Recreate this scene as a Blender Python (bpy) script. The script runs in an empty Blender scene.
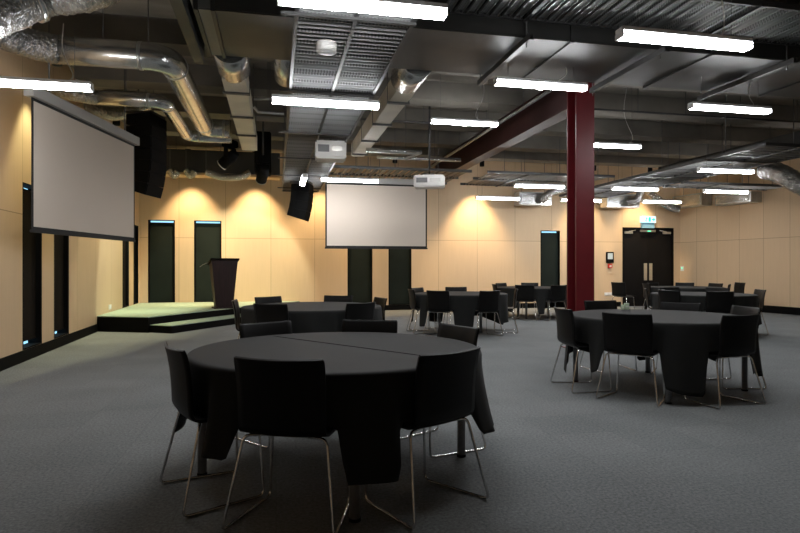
import bpy, bmesh, math, random
from mathutils import Vector, Matrix
random.seed(7)
PI = math.pi
sc = bpy.context.scene
C = sc.collection
# ------------------------------------------------------------------ camera / survey
F, H0, HY = 580.0, 1.26, 266.5
A = math.radians(12.06)
CA, SA = math.cos(A), math.sin(A)
cd = bpy.data.cameras.new('camera'); cam = bpy.data.objects.new('camera', cd); C.objects.link(cam)
cam.location = (0, 0, H0); cam.rotation_euler = (PI/2, 0, -A)
cd.sensor_width = 36; cd.lens = 36*F/800; cd.clip_start = .05; cd.clip_end = 200
sc.camera = cam

def room(lat, d): return (lat*CA + d*SA, -lat*SA + d*CA)
def P(x, y, Z):
    d = F*(Z-H0)/(HY-y); X, Y = room((x-400)/F*d, d); return Vector((X, Y, Z))
def PDp(x, d, Z=0.):
    X, Y = room((x-400)/F*d, d); return Vector((X, Y, Z))
def PY(x, Y, y=None):
    t = (x-400)/F; d = Y/(CA - t*SA); X, _ = room(t*d, d)
    Z = H0 + (HY-y)/F*d if y is not None else 0.
    return Vector((X, Y, Z))
def proj(p):
    lat = p[0]*CA - p[1]*SA; d = p[0]*SA + p[1]*CA
    return 400 + F*lat/d, HY - F*(p[2]-H0)/d

# ------------------------------------------------------------------ materials
def mat(name, col, rough=.6, metal=0., spec=.5, noise=None, bump=None, sheen=0., aniso=0., emit=None, estr=0., coat=0.):
    m = bpy.data.materials.new(name); m.use_nodes = True
    nt = m.node_tree; b = nt.nodes['Principled BSDF']
    b.inputs['Base Color'].default_value = (*col, 1)
    b.inputs['Roughness'].default_value = rough; b.inputs['Metallic'].default_value = metal
    b.inputs['Specular IOR Level'].default_value = spec
    if sheen:
        b.inputs['Sheen Weight'].default_value = sheen; b.inputs['Sheen Roughness'].default_value = .5
    if coat: b.inputs['Coat Weight'].default_value = coat; b.inputs['Coat Roughness'].default_value = .15
    if emit:
        b.inputs['Emission Color'].default_value = (*emit, 1); b.inputs['Emission Strength'].default_value = estr
    if noise or bump: tc = nt.nodes.new('ShaderNodeTexCoord')
    if noise:                       # (scale, low factor, high factor, stretch)
        mp = nt.nodes.new('ShaderNodeMapping'); mp.inputs['Scale'].default_value = noise[3] if len(noise) > 3 else (1, 1, 1)
        nz = nt.nodes.new('ShaderNodeTexNoise'); nz.inputs['Scale'].default_value = noise[0]; nz.inputs['Detail'].default_value = 5
        rp = nt.nodes.new('ShaderNodeValToRGB')
        rp.color_ramp.elements[0].position = .3; rp.color_ramp.elements[1].position = .7
        rp.color_ramp.elements[0].color = (*[c*noise[1] for c in col], 1)
        rp.color_ramp.elements[1].color = (*[min(1, c*noise[2]) for c in col], 1)
        nt.links.new(tc.outputs['Object'], mp.inputs[0]); nt.links.new(mp.outputs[0], nz.inputs[0])
        nt.links.new(nz.outputs[0], rp.inputs[0]); nt.links.new(rp.outputs[0], b.inputs['Base Color'])
    if bump:                        # (scale, strength, distance)
        n2 = nt.nodes.new('ShaderNodeTexNoise'); n2.inputs['Scale'].default_value = bump[0]; n2.inputs['Detail'].default_value = 4
        bp = nt.nodes.new('ShaderNodeBump'); bp.inputs['Strength'].default_value = bump[1]; bp.inputs['Distance'].default_value = bump[2]
        nt.links.new(tc.outputs['Object'], n2.inputs[0]); nt.links.new(n2.outputs[0], bp.inputs['Height'])
        nt.links.new(bp.outputs[0], b.inputs['Normal'])
    return m

M = {}
M['plastic'] = mat('black_chair_shell', (.0048, .0045, .0045), .48, spec=.17, noise=(9, .8, 1.2))
M['chrome'] = mat('chrome_rod', (.62, .62, .62), .22, 1., noise=(30, .85, 1.1))
M['cloth'] = mat('black_cloth', (.0105, .011, .0105), .8, spec=.22, sheen=.02, noise=(3, .9, 1.1), bump=(260, .12, .002))
M['tabletop'] = mat('table_board', (.05, .045, .04), .6, noise=(6, .8, 1.2))
M['tleg'] = mat('table_leg_grey', (.20, .20, .205), .45, .2, noise=(10, .85, 1.1))
M['galv'] = mat('galvanised', (.50, .51, .50), .36, .92, noise=(7, .75, 1.15), bump=(5, .05, .03))
M['galv_bright'] = mat('galvanised_bright', (.62, .63, .62), .27, .95, noise=(5, .8, 1.1), bump=(6, .05, .02))
M['foil'] = mat('crinkled_foil', (.46, .455, .44), .26, .95, noise=(12, .7, 1.1), bump=(26, .9, .05))
M['duct_dark'] = mat('dull_duct_sheet', (.040, .041, .039), .5, .35, noise=(1.2, .7, 1.2), bump=(2.5, .08, .05))
M['duct_beige'] = mat('insulated_duct_sheet', (.66, .61, .51), .6, .0, noise=(2, .85, 1.1))
M['concrete'] = mat('ceiling_concrete', (.30, .275, .235), .9, spec=.2, noise=(.9, .7, 1.2, (1, 3, 3)), bump=(18, .2, .01))
M['concrete_beam'] = mat('beam_concrete', (.20, .185, .16), .9, spec=.2, noise=(1.1, .7, 1.2), bump=(18, .2, .01))
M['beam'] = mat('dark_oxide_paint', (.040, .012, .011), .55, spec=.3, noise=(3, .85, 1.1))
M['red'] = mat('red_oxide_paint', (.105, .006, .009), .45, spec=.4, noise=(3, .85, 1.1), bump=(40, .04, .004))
M['steel_dark'] = mat('dark_steel', (.06, .06, .06), .5, .5, noise=(8, .8, 1.2))
M['rod'] = mat('threaded_rod', (.12, .12, .12), .5, .6, noise=(20, .8, 1.2))
M['black'] = mat('matt_black', (.004, .004, .004), .8, spec=.08, noise=(8, .8, 1.3))
M['base'] = mat('black_skirting', (.003, .003, .003), .7, spec=.08, noise=(3, .8, 1.2))
M['door'] = mat('black_door', (.006, .0052, .005), .6, spec=.15, noise=(2, .9, 1.2))
M['blind_green'] = mat('dark_green_blind', (.013, .018, .015), .8, spec=.12, noise=(2, .85, 1.1))
M['blind_brown'] = mat('dark_brown_blind', (.009, .0065, .005), .8, spec=.1, noise=(2, .85, 1.1))
M['daylight'] = mat('daylit_glass', (.2, .4, .5), .2, emit=(.30, .62, .85), estr=1.3)
M['white_metal'] = mat('white_powder_coat', (.78, .79, .80), .4, noise=(5, .95, 1.03))
M['white_plastic'] = mat('white_plastic', (.74, .73, .70), .45, noise=(5, .95, 1.03))
M['casing'] = mat('grey_casing', (.36, .35, .33), .5, noise=(5, .95, 1.03))
M['cord'] = mat('white_cord', (.62, .60, .56), .55, noise=(15, .9, 1.05))
M['grey_plastic'] = mat('grey_plastic', (.16, .16, .16), .5, noise=(7, .9, 1.1))
M['tube'] = mat('lit_diffuser', (.8, .8, .8), .4, emit=(.97, .98, 1.0), estr=52.0)
M['lens'] = mat('lit_downlight_lens', (.8, .7, .4), .4, emit=(1, .82, .45), estr=4.0)
M['screen'] = mat('projection_fabric', (.62, .54, .46), .9, spec=.1, noise=(.8, .97, 1.02))
M['screen_border'] = mat('screen_black_border', (.010, .010, .010), .8, noise=(5, .9, 1.1))
M['lectern'] = mat('dark_wood_lectern', (.018, .008, .008), .5, spec=.25, noise=(4, .7, 1.3, (6, 6, .6)))
M['stage'] = mat('stage_carpet', (.31, .38, .29), .95, spec=.1, noise=(160, .8, 1.15), bump=(300, .3, .003))
M['silver'] = mat('brushed_silver', (.6, .59, .55), .35, .85, noise=(4, .9, 1.05, (1, 1, 14)))
M['brass'] = mat('pale_pull_plate', (.62, .55, .42), .4, .6, noise=(4, .9, 1.05, (1, 1, 14)))
M['callred'] = mat('red_plastic', (.55, .03, .02), .45, noise=(7, .9, 1.05))
M['lcd'] = mat('pale_lcd', (.4, .45, .45), .3, emit=(.45, .58, .64), estr=.22)
M['exit_face'] = mat('lit_exit_face', (.5, .8, .9), .3, emit=(.36, .72, .95), estr=.62)
M['exit_green'] = mat('lit_exit_green', (.0, .5, .4), .3, emit=(.02, .42, .44), estr=.6)
M['exit_clear'] = mat('exit_acrylic', (.22, .45, .62), .2, noise=(9, .95, 1.03))
M['led_green'] = mat('green_led', (.0, .6, .3), .3, emit=(.1, 1, .5), estr=2.)
M['card'] = mat('pale_green_card', (.50, .60, .44), .7, noise=(12, .9, 1.05))
M['wood_trim'] = mat('pale_timber_trim', (.55, .38, .20), .5, noise=(3, .85, 1.1, (.4, 6, 6)))
M['lens_dark'] = mat('dark_glass', (.01, .012, .02), .08, coat=.5, noise=(7, .9, 1.1))

def slat_mat():
    m = mat('slotted_galvanised', (.55, .56, .55), .38, .88)
    nt = m.node_tree; b = nt.nodes['Principled BSDF']
    g = nt.nodes.new('ShaderNodeTexCoord'); s = nt.nodes.new('ShaderNodeSeparateXYZ'); nt.links.new(g.outputs['Object'], s.inputs[0])
    def mth(op, a, v):
        n = nt.nodes.new('ShaderNodeMath'); n.operation = op
        if isinstance(a, (int, float)): n.inputs[0].default_value = a
        else: nt.links.new(a, n.inputs[0])
        if isinstance(v, (int, float)): n.inputs[1].default_value = v
        else: nt.links.new(v, n.inputs[1])
        return n.outputs[0]
    fx = mth('LESS_THAN', mth('FRACT', mth('MULTIPLY', s.outputs[0], 34.), 0), .42)
    fy = mth('LESS_THAN', mth('FRACT', mth('MULTIPLY', s.outputs[1], 28.), 0), .42)
    k = mth('MULTIPLY', fx, fy)
    mx = nt.nodes.new('ShaderNodeMix'); mx.data_type = 'RGBA'
    nt.links.new(k, mx.inputs[0]); mx.inputs[6].default_value = (.34, .345, .34, 1); mx.inputs[7].default_value = (.18, .18, .18, 1)
    nt.links.new(mx.outputs[2], b.inputs['Base Color'])
    return m
M['slat'] = slat_mat()

def plywood(name, uoff, pitch, zseam, col=(.62, .455, .29)):
    m = bpy.data.materials.new(name); m.use_nodes = True
    nt = m.node_tree; b = nt.nodes['Principled BSDF']; L = nt.links.new; N = nt.nodes.new
    uv = N('ShaderNodeUVMap'); uv.uv_map = 'uv'; s = N('ShaderNodeSeparateXYZ'); L(uv.outputs[0], s.inputs[0])
    def mth(op, a, v=0.):
        n = N('ShaderNodeMath'); n.operation = op
        for i, q in enumerate((a, v)):
            if isinstance(q, (int, float)): n.inputs[i].default_value = q
            else: L(q, n.inputs[i])
        return n.outputs[0]
    q = mth('DIVIDE', mth('SUBTRACT', s.outputs[0], uoff), pitch)
    fr = mth('FRACT', q)
    e = .005/pitch
    seamv = mth('MAXIMUM', mth('LESS_THAN', fr, e), mth('GREATER_THAN', fr, 1-e))
    seamh = mth('LESS_THAN', mth('ABSOLUTE', mth('SUBTRACT', s.outputs[1], zseam)), .006)
    seam = mth('MAXIMUM', seamv, seamh)
    cid = N('ShaderNodeCombineXYZ'); L(mth('FLOOR', q), cid.inputs[0]); L(mth('GREATER_THAN', s.outputs[1], zseam), cid.inputs[1])
    wn = N('ShaderNodeTexWhiteNoise'); L(cid.outputs[0], wn.inputs[0])
    mp = N('ShaderNodeMapping'); mp.inputs['Scale'].default_value = (14, .9, 1); L(uv.outputs[0], mp.inputs[0])
    nz = N('ShaderNodeTexNoise'); nz.inputs['Scale'].default_value = 1.6; nz.inputs['Detail'].default_value = 5; L(mp.outputs[0], nz.inputs[0])
    val = mth('ADD', mth('ADD', .90, mth('MULTIPLY', wn.outputs[0], .09)), mth('MULTIPLY', nz.outputs[0], .12))
    hs = N('ShaderNodeHueSaturation'); hs.inputs['Color'].default_value = (*col, 1); L(val, hs.inputs['Value'])
    mx = N('ShaderNodeMix'); mx.data_type = 'RGBA'; L(mth('MULTIPLY', seam, .55), mx.inputs[0]); L(hs.outputs[0], mx.inputs[6])
    mx.inputs[7].default_value = (.10, .055, .025, 1); L(mx.outputs[2], b.inputs['Base Color'])
    b.inputs['Roughness'].default_value = .55; b.inputs['Specular IOR Level'].default_value = .3
    return m

def carpet():
    m = bpy.data.materials.new('grey_carpet_tiles'); m.use_nodes = True
    nt = m.node_tree; b = nt.nodes['Principled BSDF']; L = nt.links.new; N = nt.nodes.new
    tc = N('ShaderNodeTexCoord')
    n1 = N('ShaderNodeTexNoise'); n1.inputs['Scale'].default_value = 55; n1.inputs['Detail'].default_value = 6; n1.inputs['Roughness'].default_value = .75
    n2 = N('ShaderNodeTexNoise'); n2.inputs['Scale'].default_value = 1.3; n2.inputs['Detail'].default_value = 4
    L(tc.outputs['Object'], n1.inputs[0]); L(tc.outputs['Object'], n2.inputs[0])
    br = N('ShaderNodeTexBrick'); br.offset = 0; br.inputs['Scale'].default_value = 2.; br.inputs['Mortar Size'].default_value = .004
    br.inputs['Brick Width'].default_value = 1.; br.inputs['Row Height'].default_value = 1.
    br.inputs['Color1'].default_value = (.168, .178, .180, 1); br.inputs['Color2'].default_value = (.186, .195, .196, 1); br.inputs['Mortar'].default_value = (.145, .153, .155, 1)
    L(tc.outputs['Object'], br.inputs[0])
    def mth(op, a, v):
        n = N('ShaderNodeMath'); n.operation = op
        for i, q in enumerate((a, v)):
            if isinstance(q, (int, float)): n.inputs[i].default_value = q
            else: L(q, n.inputs[i])
        return n.outputs[0]
    val = mth('ADD', mth('MULTIPLY', n1.outputs[0], 2.4), mth('ADD', mth('MULTIPLY', n2.outputs[0], .4), -.40))
    hs = N('ShaderNodeHueSaturation'); L(br.outputs[0], hs.inputs['Color']); L(val, hs.inputs['Value'])
    L(hs.outputs[0], b.inputs['Base Color'])
    b.inputs['Roughness'].default_value = .95; b.inputs['Specular IOR Level'].default_value = .12
    bp = N('ShaderNodeBump'); bp.inputs['Strength'].default_value = .5; bp.inputs['Distance'].default_value = .006
    L(n1.outputs[0], bp.inputs['Height']); L(bp.outputs[0], b.inputs['Normal'])
    return m
M['carpet'] = carpet()

# ------------------------------------------------------------------ mesh builder
class MB:
    def __init__(s): s.v = []; s.f = []; s.sm = []
    def add(s, vs, fs, smooth=False):
        k = len(s.v); s.v += [Vector(v) for v in vs]
        for f in fs: s.f.append([i+k for i in f]); s.sm.append(smooth)
        return s
    def box(s, a, b, bev=0.):
        x0, x1 = sorted((a[0], b[0])); y0, y1 = sorted((a[1], b[1])); z0, z1 = sorted((a[2], b[2]))
        if bev <= 0:
            return s.add([(x0,y0,z0),(x1,y0,z0),(x1,y1,z0),(x0,y1,z0),(x0,y0,z1),(x1,y0,z1),(x1,y1,z1),(x0,y1,z1)],
                  [(3,2,1,0),(4,5,6,7),(0,1,5,4),(1,2,6,5),(2,3,7,6),(3,0,4,7)])
        bm = bmesh.new(); bmesh.ops.create_cube(bm, size=1)
        for v in bm.verts: v.co = ((x0+x1)/2+v.co.x*(x1-x0), (y0+y1)/2+v.co.y*(y1-y0), (z0+z1)/2+v.co.z*(z1-z0))
        bmesh.ops.bevel(bm, geom=bm.edges[:], offset=min(bev, .45*min(x1-x0, y1-y0, z1-z0)), segments=2, affect='EDGES')
        bm.verts.index_update()
        s.add([v.co.copy() for v in bm.verts], [[v.index for v in f.verts] for f in bm.faces]); bm.free(); return s
    def obox(s, c, ux, uy, uz):      # oriented box: centre and half-axis vectors
        c = Vector(c); ux, uy, uz = Vector(ux), Vector(uy), Vector(uz)
        vs = [c+sx*ux+sy*uy+sz*uz for sz in (-1,1) for sx,sy in ((-1,-1),(1,-1),(1,1),(-1,1))]
        return s.add(vs, [(3,2,1,0),(4,5,6,7),(0,1,5,4),(1,2,6,5),(2,3,7,6),(3,0,4,7)])
    def tube(s, pts, r, n=10, cap=True, closed=False):
        pts = [Vector(p) for p in pts]; m = len(pts)
        rs = r if isinstance(r, (list, tuple)) else [r]*m
        t0 = (pts[1]-pts[0]).normalized()
        up = Vector((0,0,1)) if abs(t0.z) < .9 else Vector((1,0,0))
        nrm = t0.cross(up).normalized(); vs = []
        for i, p in enumerate(pts):
            if i == 0: t = pts[1]-pts[0]
            elif i == m-1: t = pts[-1]-pts[-2]
            else: t = (pts[i+1]-p).normalized() + (p-pts[i-1]).normalized()
            t.normalize(); nrm = (nrm - t*nrm.dot(t)).normalized(); bn = t.cross(nrm)
            for k in range(n):
                a = 2*PI*k/n; vs.append(p + rs[i]*(math.cos(a)*nrm + math.sin(a)*bn))
        fs = [(i*n+k, i*n+(k+1)%n, (i+1)*n+(k+1)%n, (i+1)*n+k) for i in range(m-1) for k in range(n)]
        s.add(vs, fs, True)
        if cap:
            k0 = len(s.v)-m*n
            s.f.append([k0+k for k in reversed(range(n))]); s.sm.append(False)
            s.f.append([k0+(m-1)*n+k for k in range(n)]); s.sm.append(False)
        return s
    def cyl(s, a, b, r, n=16): return s.tube([a, b], r, n)
    def lathe(s, prof, c=(0,0,0), n=32, cap=True):
        vs = [(c[0]+r*math.cos(2*PI*k/n), c[1]+r*math.sin(2*PI*k/n), c[2]+z) for r, z in prof for k in range(n)]
        m = len(prof)
        s.add(vs, [(i*n+k, i*n+(k+1)%n, (i+1)*n+(k+1)%n, (i+1)*n+k) for i in range(m-1) for k in range(n)], True)
        if cap:
            k0 = len(s.v)-m*n
            s.f.append([k0+k for k in reversed(range(n))]); s.sm.append(False)
            s.f.append([k0+(m-1)*n+k for k in range(n)]); s.sm.append(False)
        return s
    def prism(s, poly, z0, z1):
        n = len(poly)
        vs = [(p[0], p[1], z0) for p in poly] + [(p[0], p[1], z1) for p in poly]
        return s.add(vs, [list(reversed(range(n))), list(range(n, 2*n))] + [(i, (i+1)%n, n+(i+1)%n, n+i) for i in range(n)])
    def sheet(s, grid, th):          # grid[i][j] of points -> closed thin shell
        g = [[Vector(p) for p in row] for row in grid]; R, K = len(g), len(g[0])
        nr = [[None]*K for _ in range(R)]
        for i in range(R):
            for j in range(K):
                du = g[min(i+1,R-1)][j]-g[max(i-1,0)][j]; dv = g[i][min(j+1,K-1)]-g[i][max(j-1,0)]
                n = du.cross(dv); nr[i][j] = n.normalized() if n.length > 1e-9 else Vector((0,0,1))
        vs = [g[i][j]+nr[i][j]*th/2 for i in range(R) for j in range(K)] + [g[i][j]-nr[i][j]*th/2 for i in range(R) for j in range(K)]
        o = R*K; fs = []
        for i in range(R-1):
            for j in range(K-1):
                a, b, c, d = i*K+j, (i+1)*K+j, (i+1)*K+j+1, i*K+j+1
                fs += [(a,b,c,d), (o+d,o+c,o+b,o+a)]
        s.add(vs, fs, True); k0 = len(s.v)-2*o
        rim = [i*K for i in range(R)] + [(R-1)*K+j for j in range(1,K)] + [i*K+K-1 for i in range(R-2,-1,-1)] + [j for j in range(K-2,0,-1)]
        for q in range(len(rim)):
            a, b = rim[q], rim[(q+1)%len(rim)]
            s.f.append([k0+b, k0+a, k0+o+a, k0+o+b]); s.sm.append(False)
        return s
    def build(s, name, material, parent=None, org=None):
        if org is None: org = Vector((0,0,0))
        me = bpy.data.meshes.new(name)
        me.from_pydata([v-Vector(org) for v in s.v], [], s.f); me.polygons.foreach_set('use_smooth', s.sm); me.update()
        bm = bmesh.new(); bm.from_mesh(me); bmesh.ops.recalc_face_normals(bm, faces=bm.faces[:]); bm.to_mesh(me); bm.free()
        me.materials.append(material)
        o = bpy.data.objects.new(name, me); C.objects.link(o)
        if parent: o.parent = parent
        else: o.location = org
        return o

def smooth(pts, n=8):
    pts = [Vector(p) for p in pts]; out = []
    q = [pts[0]*2-pts[1]] + pts + [pts[-1]*2-pts[-2]]
    for i in range(1, len(q)-2):
        for k in range(n):
            t = k/n; a, b, c_, d = q[i-1], q[i], q[i+1], q[i+2]
            out.append(.5*((2*b)+(c_-a)*t+(2*a-5*b+4*c_-d)*t*t+(3*b-a-3*c_+d)*t**3))
    out.append(pts[-1]); return out
def flex(pts, r, seed=1, n=20, step=.035):
    p = smooth(pts, 24); q = [p[0]]
    for v in p[1:]:
        if (v-q[-1]).length >= step*.5: q.append(v)
    rnd = random.Random(seed); rs = [r*(1+(.035 if i % 2 else -.035)+rnd.uniform(-.03,.03)) for i in range(len(q))]
    return MB().tube(q, rs, n)
def tag(o, label, cat, group=None):
    o['label'] = label; o['category'] = cat
    if group: o['group'] = group
    return o
def thing(name, loc, label, cat, group=None, rz=0.):
    o = bpy.data.objects.new(name, None); C.objects.link(o); o.empty_display_size = .1
    o.location = loc; o.rotation_euler = (0, 0, rz); return tag(o, label, cat, group)
def struct(o): o['kind'] = 'structure'; return o
def kids(o): return [c for c in bpy.data.objects if c.parent == o]
def dup(root, loc, rz, label=None, group=None):
    r = root.copy(); C.objects.link(r); r.location = loc; r.rotation_euler = (0, 0, rz)
    if label: r['label'] = label
    if group: r['group'] = group
    for ch in kids(root):
        c = ch.copy(); C.objects.link(c); c.parent = r
        for g in kids(ch):
            d = g.copy(); C.objects.link(d); d.parent = c
    return r

# ------------------------------------------------------------------ room shell
YB = 16.41; ZC = 4.6
pL0 = Vector(PDp(0, 6.99)[:2]); pLB = Vector(PY(139.5, YB)[:2])
dirL = (pLB-pL0).normalized(); pLs = pL0 - dirL*11.5
pRB = Vector(PY(680, YB)[:2]); pR1 = Vector(PDp(800, 14.95)[:2]); dirR = (pR1-pRB).normalized(); pRe = pRB + dirR*20
YN = pLs.y
def wall(name, p0, p1, outward, openings, material, z0=0., z1=ZC, th=.22):
    p0, p1 = Vector(p0), Vector(p1); L = (p1-p0).length; d = (p1-p0)/L; o = Vector(outward).normalized()
    us = sorted({0., L} | {u for op in openings for u in op[:2]}); zs = sorted({z0, z1} | {z for op in openings for z in op[2:]})
    bm = bmesh.new(); uvl = bm.loops.layers.uv.new('uv')
    for i in range(len(us)-1):
        for j in range(len(zs)-1):
            um, zm = (us[i]+us[i+1])/2, (zs[j]+zs[j+1])/2
            if any(op[0] < um < op[1] and op[2] < zm < op[3] for op in openings): continue
            vs = []
            for (u, z, t) in ((us[i],zs[j],0),(us[i+1],zs[j],0),(us[i+1],zs[j+1],0),(us[i],zs[j+1],0),(us[i],zs[j],th),(us[i+1],zs[j],th),(us[i+1],zs[j+1],th),(us[i],zs[j+1],th)):
                q = p0+d*u+o*t; vs.append((bm.verts.new((q.x, q.y, z)), (u, z)))
            for f in ((0,1,2,3),(7,6,5,4),(0,4,5,1),(1,5,6,2),(2,6,7,3),(3,7,4,0)):
                fc = bm.faces.new([vs[k][0] for k in f])
                for lp, k in zip(fc.loops, f): lp[uvl].uv = vs[k][1]
    bmesh.ops.recalc_face_normals(bm, faces=bm.faces[:])
    me = bpy.data.meshes.new(name); bm.to_mesh(me); bm.free(); me.materials.append(material)
    ob = bpy.data.objects.new(name, me); C.objects.link(ob); return struct(ob)

def uleft(x):                         # distance along the left wall of the point seen at pixel x
    t = (x-400)/F; r = Vector(room(t, 1.)); # ray direction in plan
    det = r.x*(-dirL.y) + r.y*dirL.x
    s_ = (pLs.x*(-dirL.y) + pLs.y*dirL.x)/det
    return (Vector((r.x*s_, r.y*s_))-pLs).dot(dirL)
def uright(x):
    t = (x-400)/F; r = Vector(room(t, 1.)); det = r.x*(-dirR.y) + r.y*dirR.x
    s_ = (pRB.x*(-dirR.y) + pRB.y*dirR.x)/det
    return (Vector((r.x*s_, r.y*s_))-pRB).dot(dirR)
outL = Vector((-dirL.y, dirL.x)); outR = Vector((-dirR.y, dirR.x))
if outL.x > 0: outL = -outL
if outR.x < 0: outR = -outR
STZ = .30
lw = [(uleft(22.5), uleft(42), .15, 2.38), (uleft(54), uleft(69), .15, 2.38), (uleft(122.5), uleft(129), STZ, 2.32), (uleft(133.5), uleft(138.4), STZ, 2.32)]
def ub(x): return PY(x, YB).x - pLB.x
bw = [(ub(148), ub(175), STZ, 2.50), (ub(194), ub(221.5), STZ, 2.50), (ub(347.5), ub(372.5), .15, 2.50), (ub(388.5), ub(411.5), .15, 2.50), (ub(540.5), ub(560), .15, 2.36)]
dr = (ub(622.5), ub(673.5), 0., 2.50)
M['ply_left'] = plywood('plywood_left', uleft(22.5), 1.2, 1.95)
M['ply_back'] = plywood('plywood_back', ub(477.3) % 1.2, 1.2, 2.03)
pr = (uright(790)-uright(696.6))/4
M['ply_right'] = plywood('plywood_right', uright(696.6), pr, 2.03)
wall('wall_left', pLs, pLB, outL, lw, M['ply_left'])
wall('wall_back', pLB, pRB, (0,1), bw+[dr], M['ply_back'])
wall('wall_right', pRB, pRe, outR, [], M['ply_right'])
pN = (pRe.x, YN)
wall('wall_front', (pLs.x, YN), (pRe.x, YN), (0,-1), [], M['ply_back'])
M['floor_poly'] = [(pLs.x-.3, YN-.3), (pRe.x+.3, YN-.3), (pRe.x+.3, pRe.y), (pRB.x+.3, YB+.3), (pLB.x-.3, YB+.3)]
fl = MB().prism([(pLs.x-.3, YN-.3), (pRe.x+.4, YN-.3), (pRe.x+.4, pRe.y), (pRB.x+.4, YB+.3), (pLB.x-.4, YB+.3)], -.12, 0).build('floor', M['carpet']); struct(fl)
ce = MB().prism([(pLs.x-.3, YN-.3), (pRe.x+.4, YN-.3), (pRe.x+.4, pRe.y), (pRB.x+.4, YB+.3), (pLB.x-.4, YB+.3)], ZC, ZC+.1).build('ceiling', M['concrete']); struct(ce)
# skirtings
def skirt(name, p0, p1, inward, spans, h=.15, th=.02):
    p0, p1 = Vector(p0), Vector(p1); L = (p1-p0).length; d = (p1-p0)/L; i = Vector(inward).normalized(); m = MB()
    for a, b in spans:
        c = p0+d*(a+b)/2+i*th/2; m.obox((c.x, c.y, h/2), (*(d*(b-a)/2), 0), (*(i*th/2), 0), (0,0,h/2))
    return struct(m.build(name, M['base']))
uSt = uleft(96.8)
skirt('baseboard_left', pLs, pLB, -outL, [(0, uSt-.01)])
LBk = (pRB-pLB).length
skirt('baseboard_back', pLB, pRB, (0,-1), [(ub(300), dr[0]-.06), (dr[1]+.06, LBk)])
skirt('baseboard_right', pRB, pRe, -outR, [(0.02, 20)], h=.2)

def window(n, p0, d, o, op, blind, gap_top=.045, gap_bot=.03):
    u0, u1, z0, z1 = op; p0 = Vector(p0); d = Vector(d); o = Vector(o)
    c = p0+d*(u0+u1)/2; w = (u1-u0)/2; org = Vector((c.x, c.y, z0))
    root = bpy.data.objects.new('window_%d' % n, None); C.objects.link(root); root.location = org; struct(root)
    def bx(m, ua, ub_, t0, t1, za, zb):
        q = c+d*(ua+ub_)/2+o*(t0+t1)/2
        m.obox((q.x, q.y, (za+zb)/2), (*(d*(ub_-ua)/2), 0), (*(o*(t1-t0)/2), 0), (0,0,(zb-za)/2))
    f = MB(); fw = .035
    bx(f, -w+.002, -w+fw, .0, .20, z0+.002, z1-.002); bx(f, w-fw, w-.002, .0, .20, z0+.002, z1-.002)
    bx(f, -w+fw, w-fw, .0, .20, z1-.014, z1-.002); bx(f, -w+fw, w-fw, .0, .20, z0+.002, z0+.02)
    f.build('frame', M['black'], root, org)
    g = MB(); bx(g, -w+fw, w-fw, .17, .18, z0+.02, z1-.014); g.build('glass_pane', M['daylight'], root, org)
    b = MB(); bx(b, -w+fw+.001, w-fw-.001, .07, .078, z0+.02+gap_bot, z1-.014-gap_top)
    bx(b, -w+fw+.001, w-fw-.001, .065, .083, z0+.02+gap_bot, z0+.045+gap_bot)
    b.build('blind', blind, root, org)
for i, op in enumerate(lw): window(i+1, pLs, dirL, outL, op, M['blind_brown'], .045, .07 if i < 2 else .0)
for i, op in enumerate(bw): window(i+5, pLB, (1,0), (0,1), op, M['blind_green'], .05 if i in (0,1,4) else .0, .0)

# double door in the back wall
x0, x1 = pLB.x+dr[0], pLB.x+dr[1]; zt = dr[3]; org = Vector(((x0+x1)/2, YB, 0))
do = bpy.data.objects.new('door_1', None); C.objects.link(do); do.location = org; struct(do)
m = MB(); m.box((x0+.002, YB-.012, 0), (x0+.06, YB+.2, zt-.002)); m.box((x1-.06, YB-.012, 0), (x1-.002, YB+.2, zt-.002)); m.box((x0+.06, YB-.012, zt-.07), (x1-.06, YB+.2, zt-.002)); m.build('frame', M['black'], do, org)
xm = (x0+x1)/2
for s_, (a, b) in enumerate(((x0+.062, xm-.003), (xm+.003, x1-.062))):
    lf = MB().box((a, YB+.03, .005), (b, YB+.08, zt-.074), .004).build('leaf', M['door'], do, org)
    hx = xm-.14 if s_ == 0 else xm+.05
    hp = MB().box((hx, YB+.012, .82), (hx+.11, YB+.0299, 1.36), .004).build('pull_plate', M['brass'], lf)
    hp.parent = lf; hp.location = (-org.x, -org.y, -org.z)
    ax = a+.02 if s_ == 0 else b-.32
    cl = MB().box((ax, YB-.03, zt-.20), (ax+.27, YB+.0299, zt-.13), .006).tube([(ax+.13, YB-.01, zt-.13), (ax+.13 + (.25 if s_ == 0 else -.25), YB+.0, zt-.09)], .012, 8).build('door_closer', M['silver'], lf)
    cl.location = (-org.x, -org.y, -org.z)
lk = MB().box((xm-.28, YB-.03, zt-.14), (xm+.25, YB+.0298, zt-.075), .004).build('magnetic_lock', M['silver'], do, org)
ld = MB().box((xm-.05, YB-.034, zt-.13), (xm+.07, YB-.0301, zt-.105)).build('status_light', M['led_green'], do, org)

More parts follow.
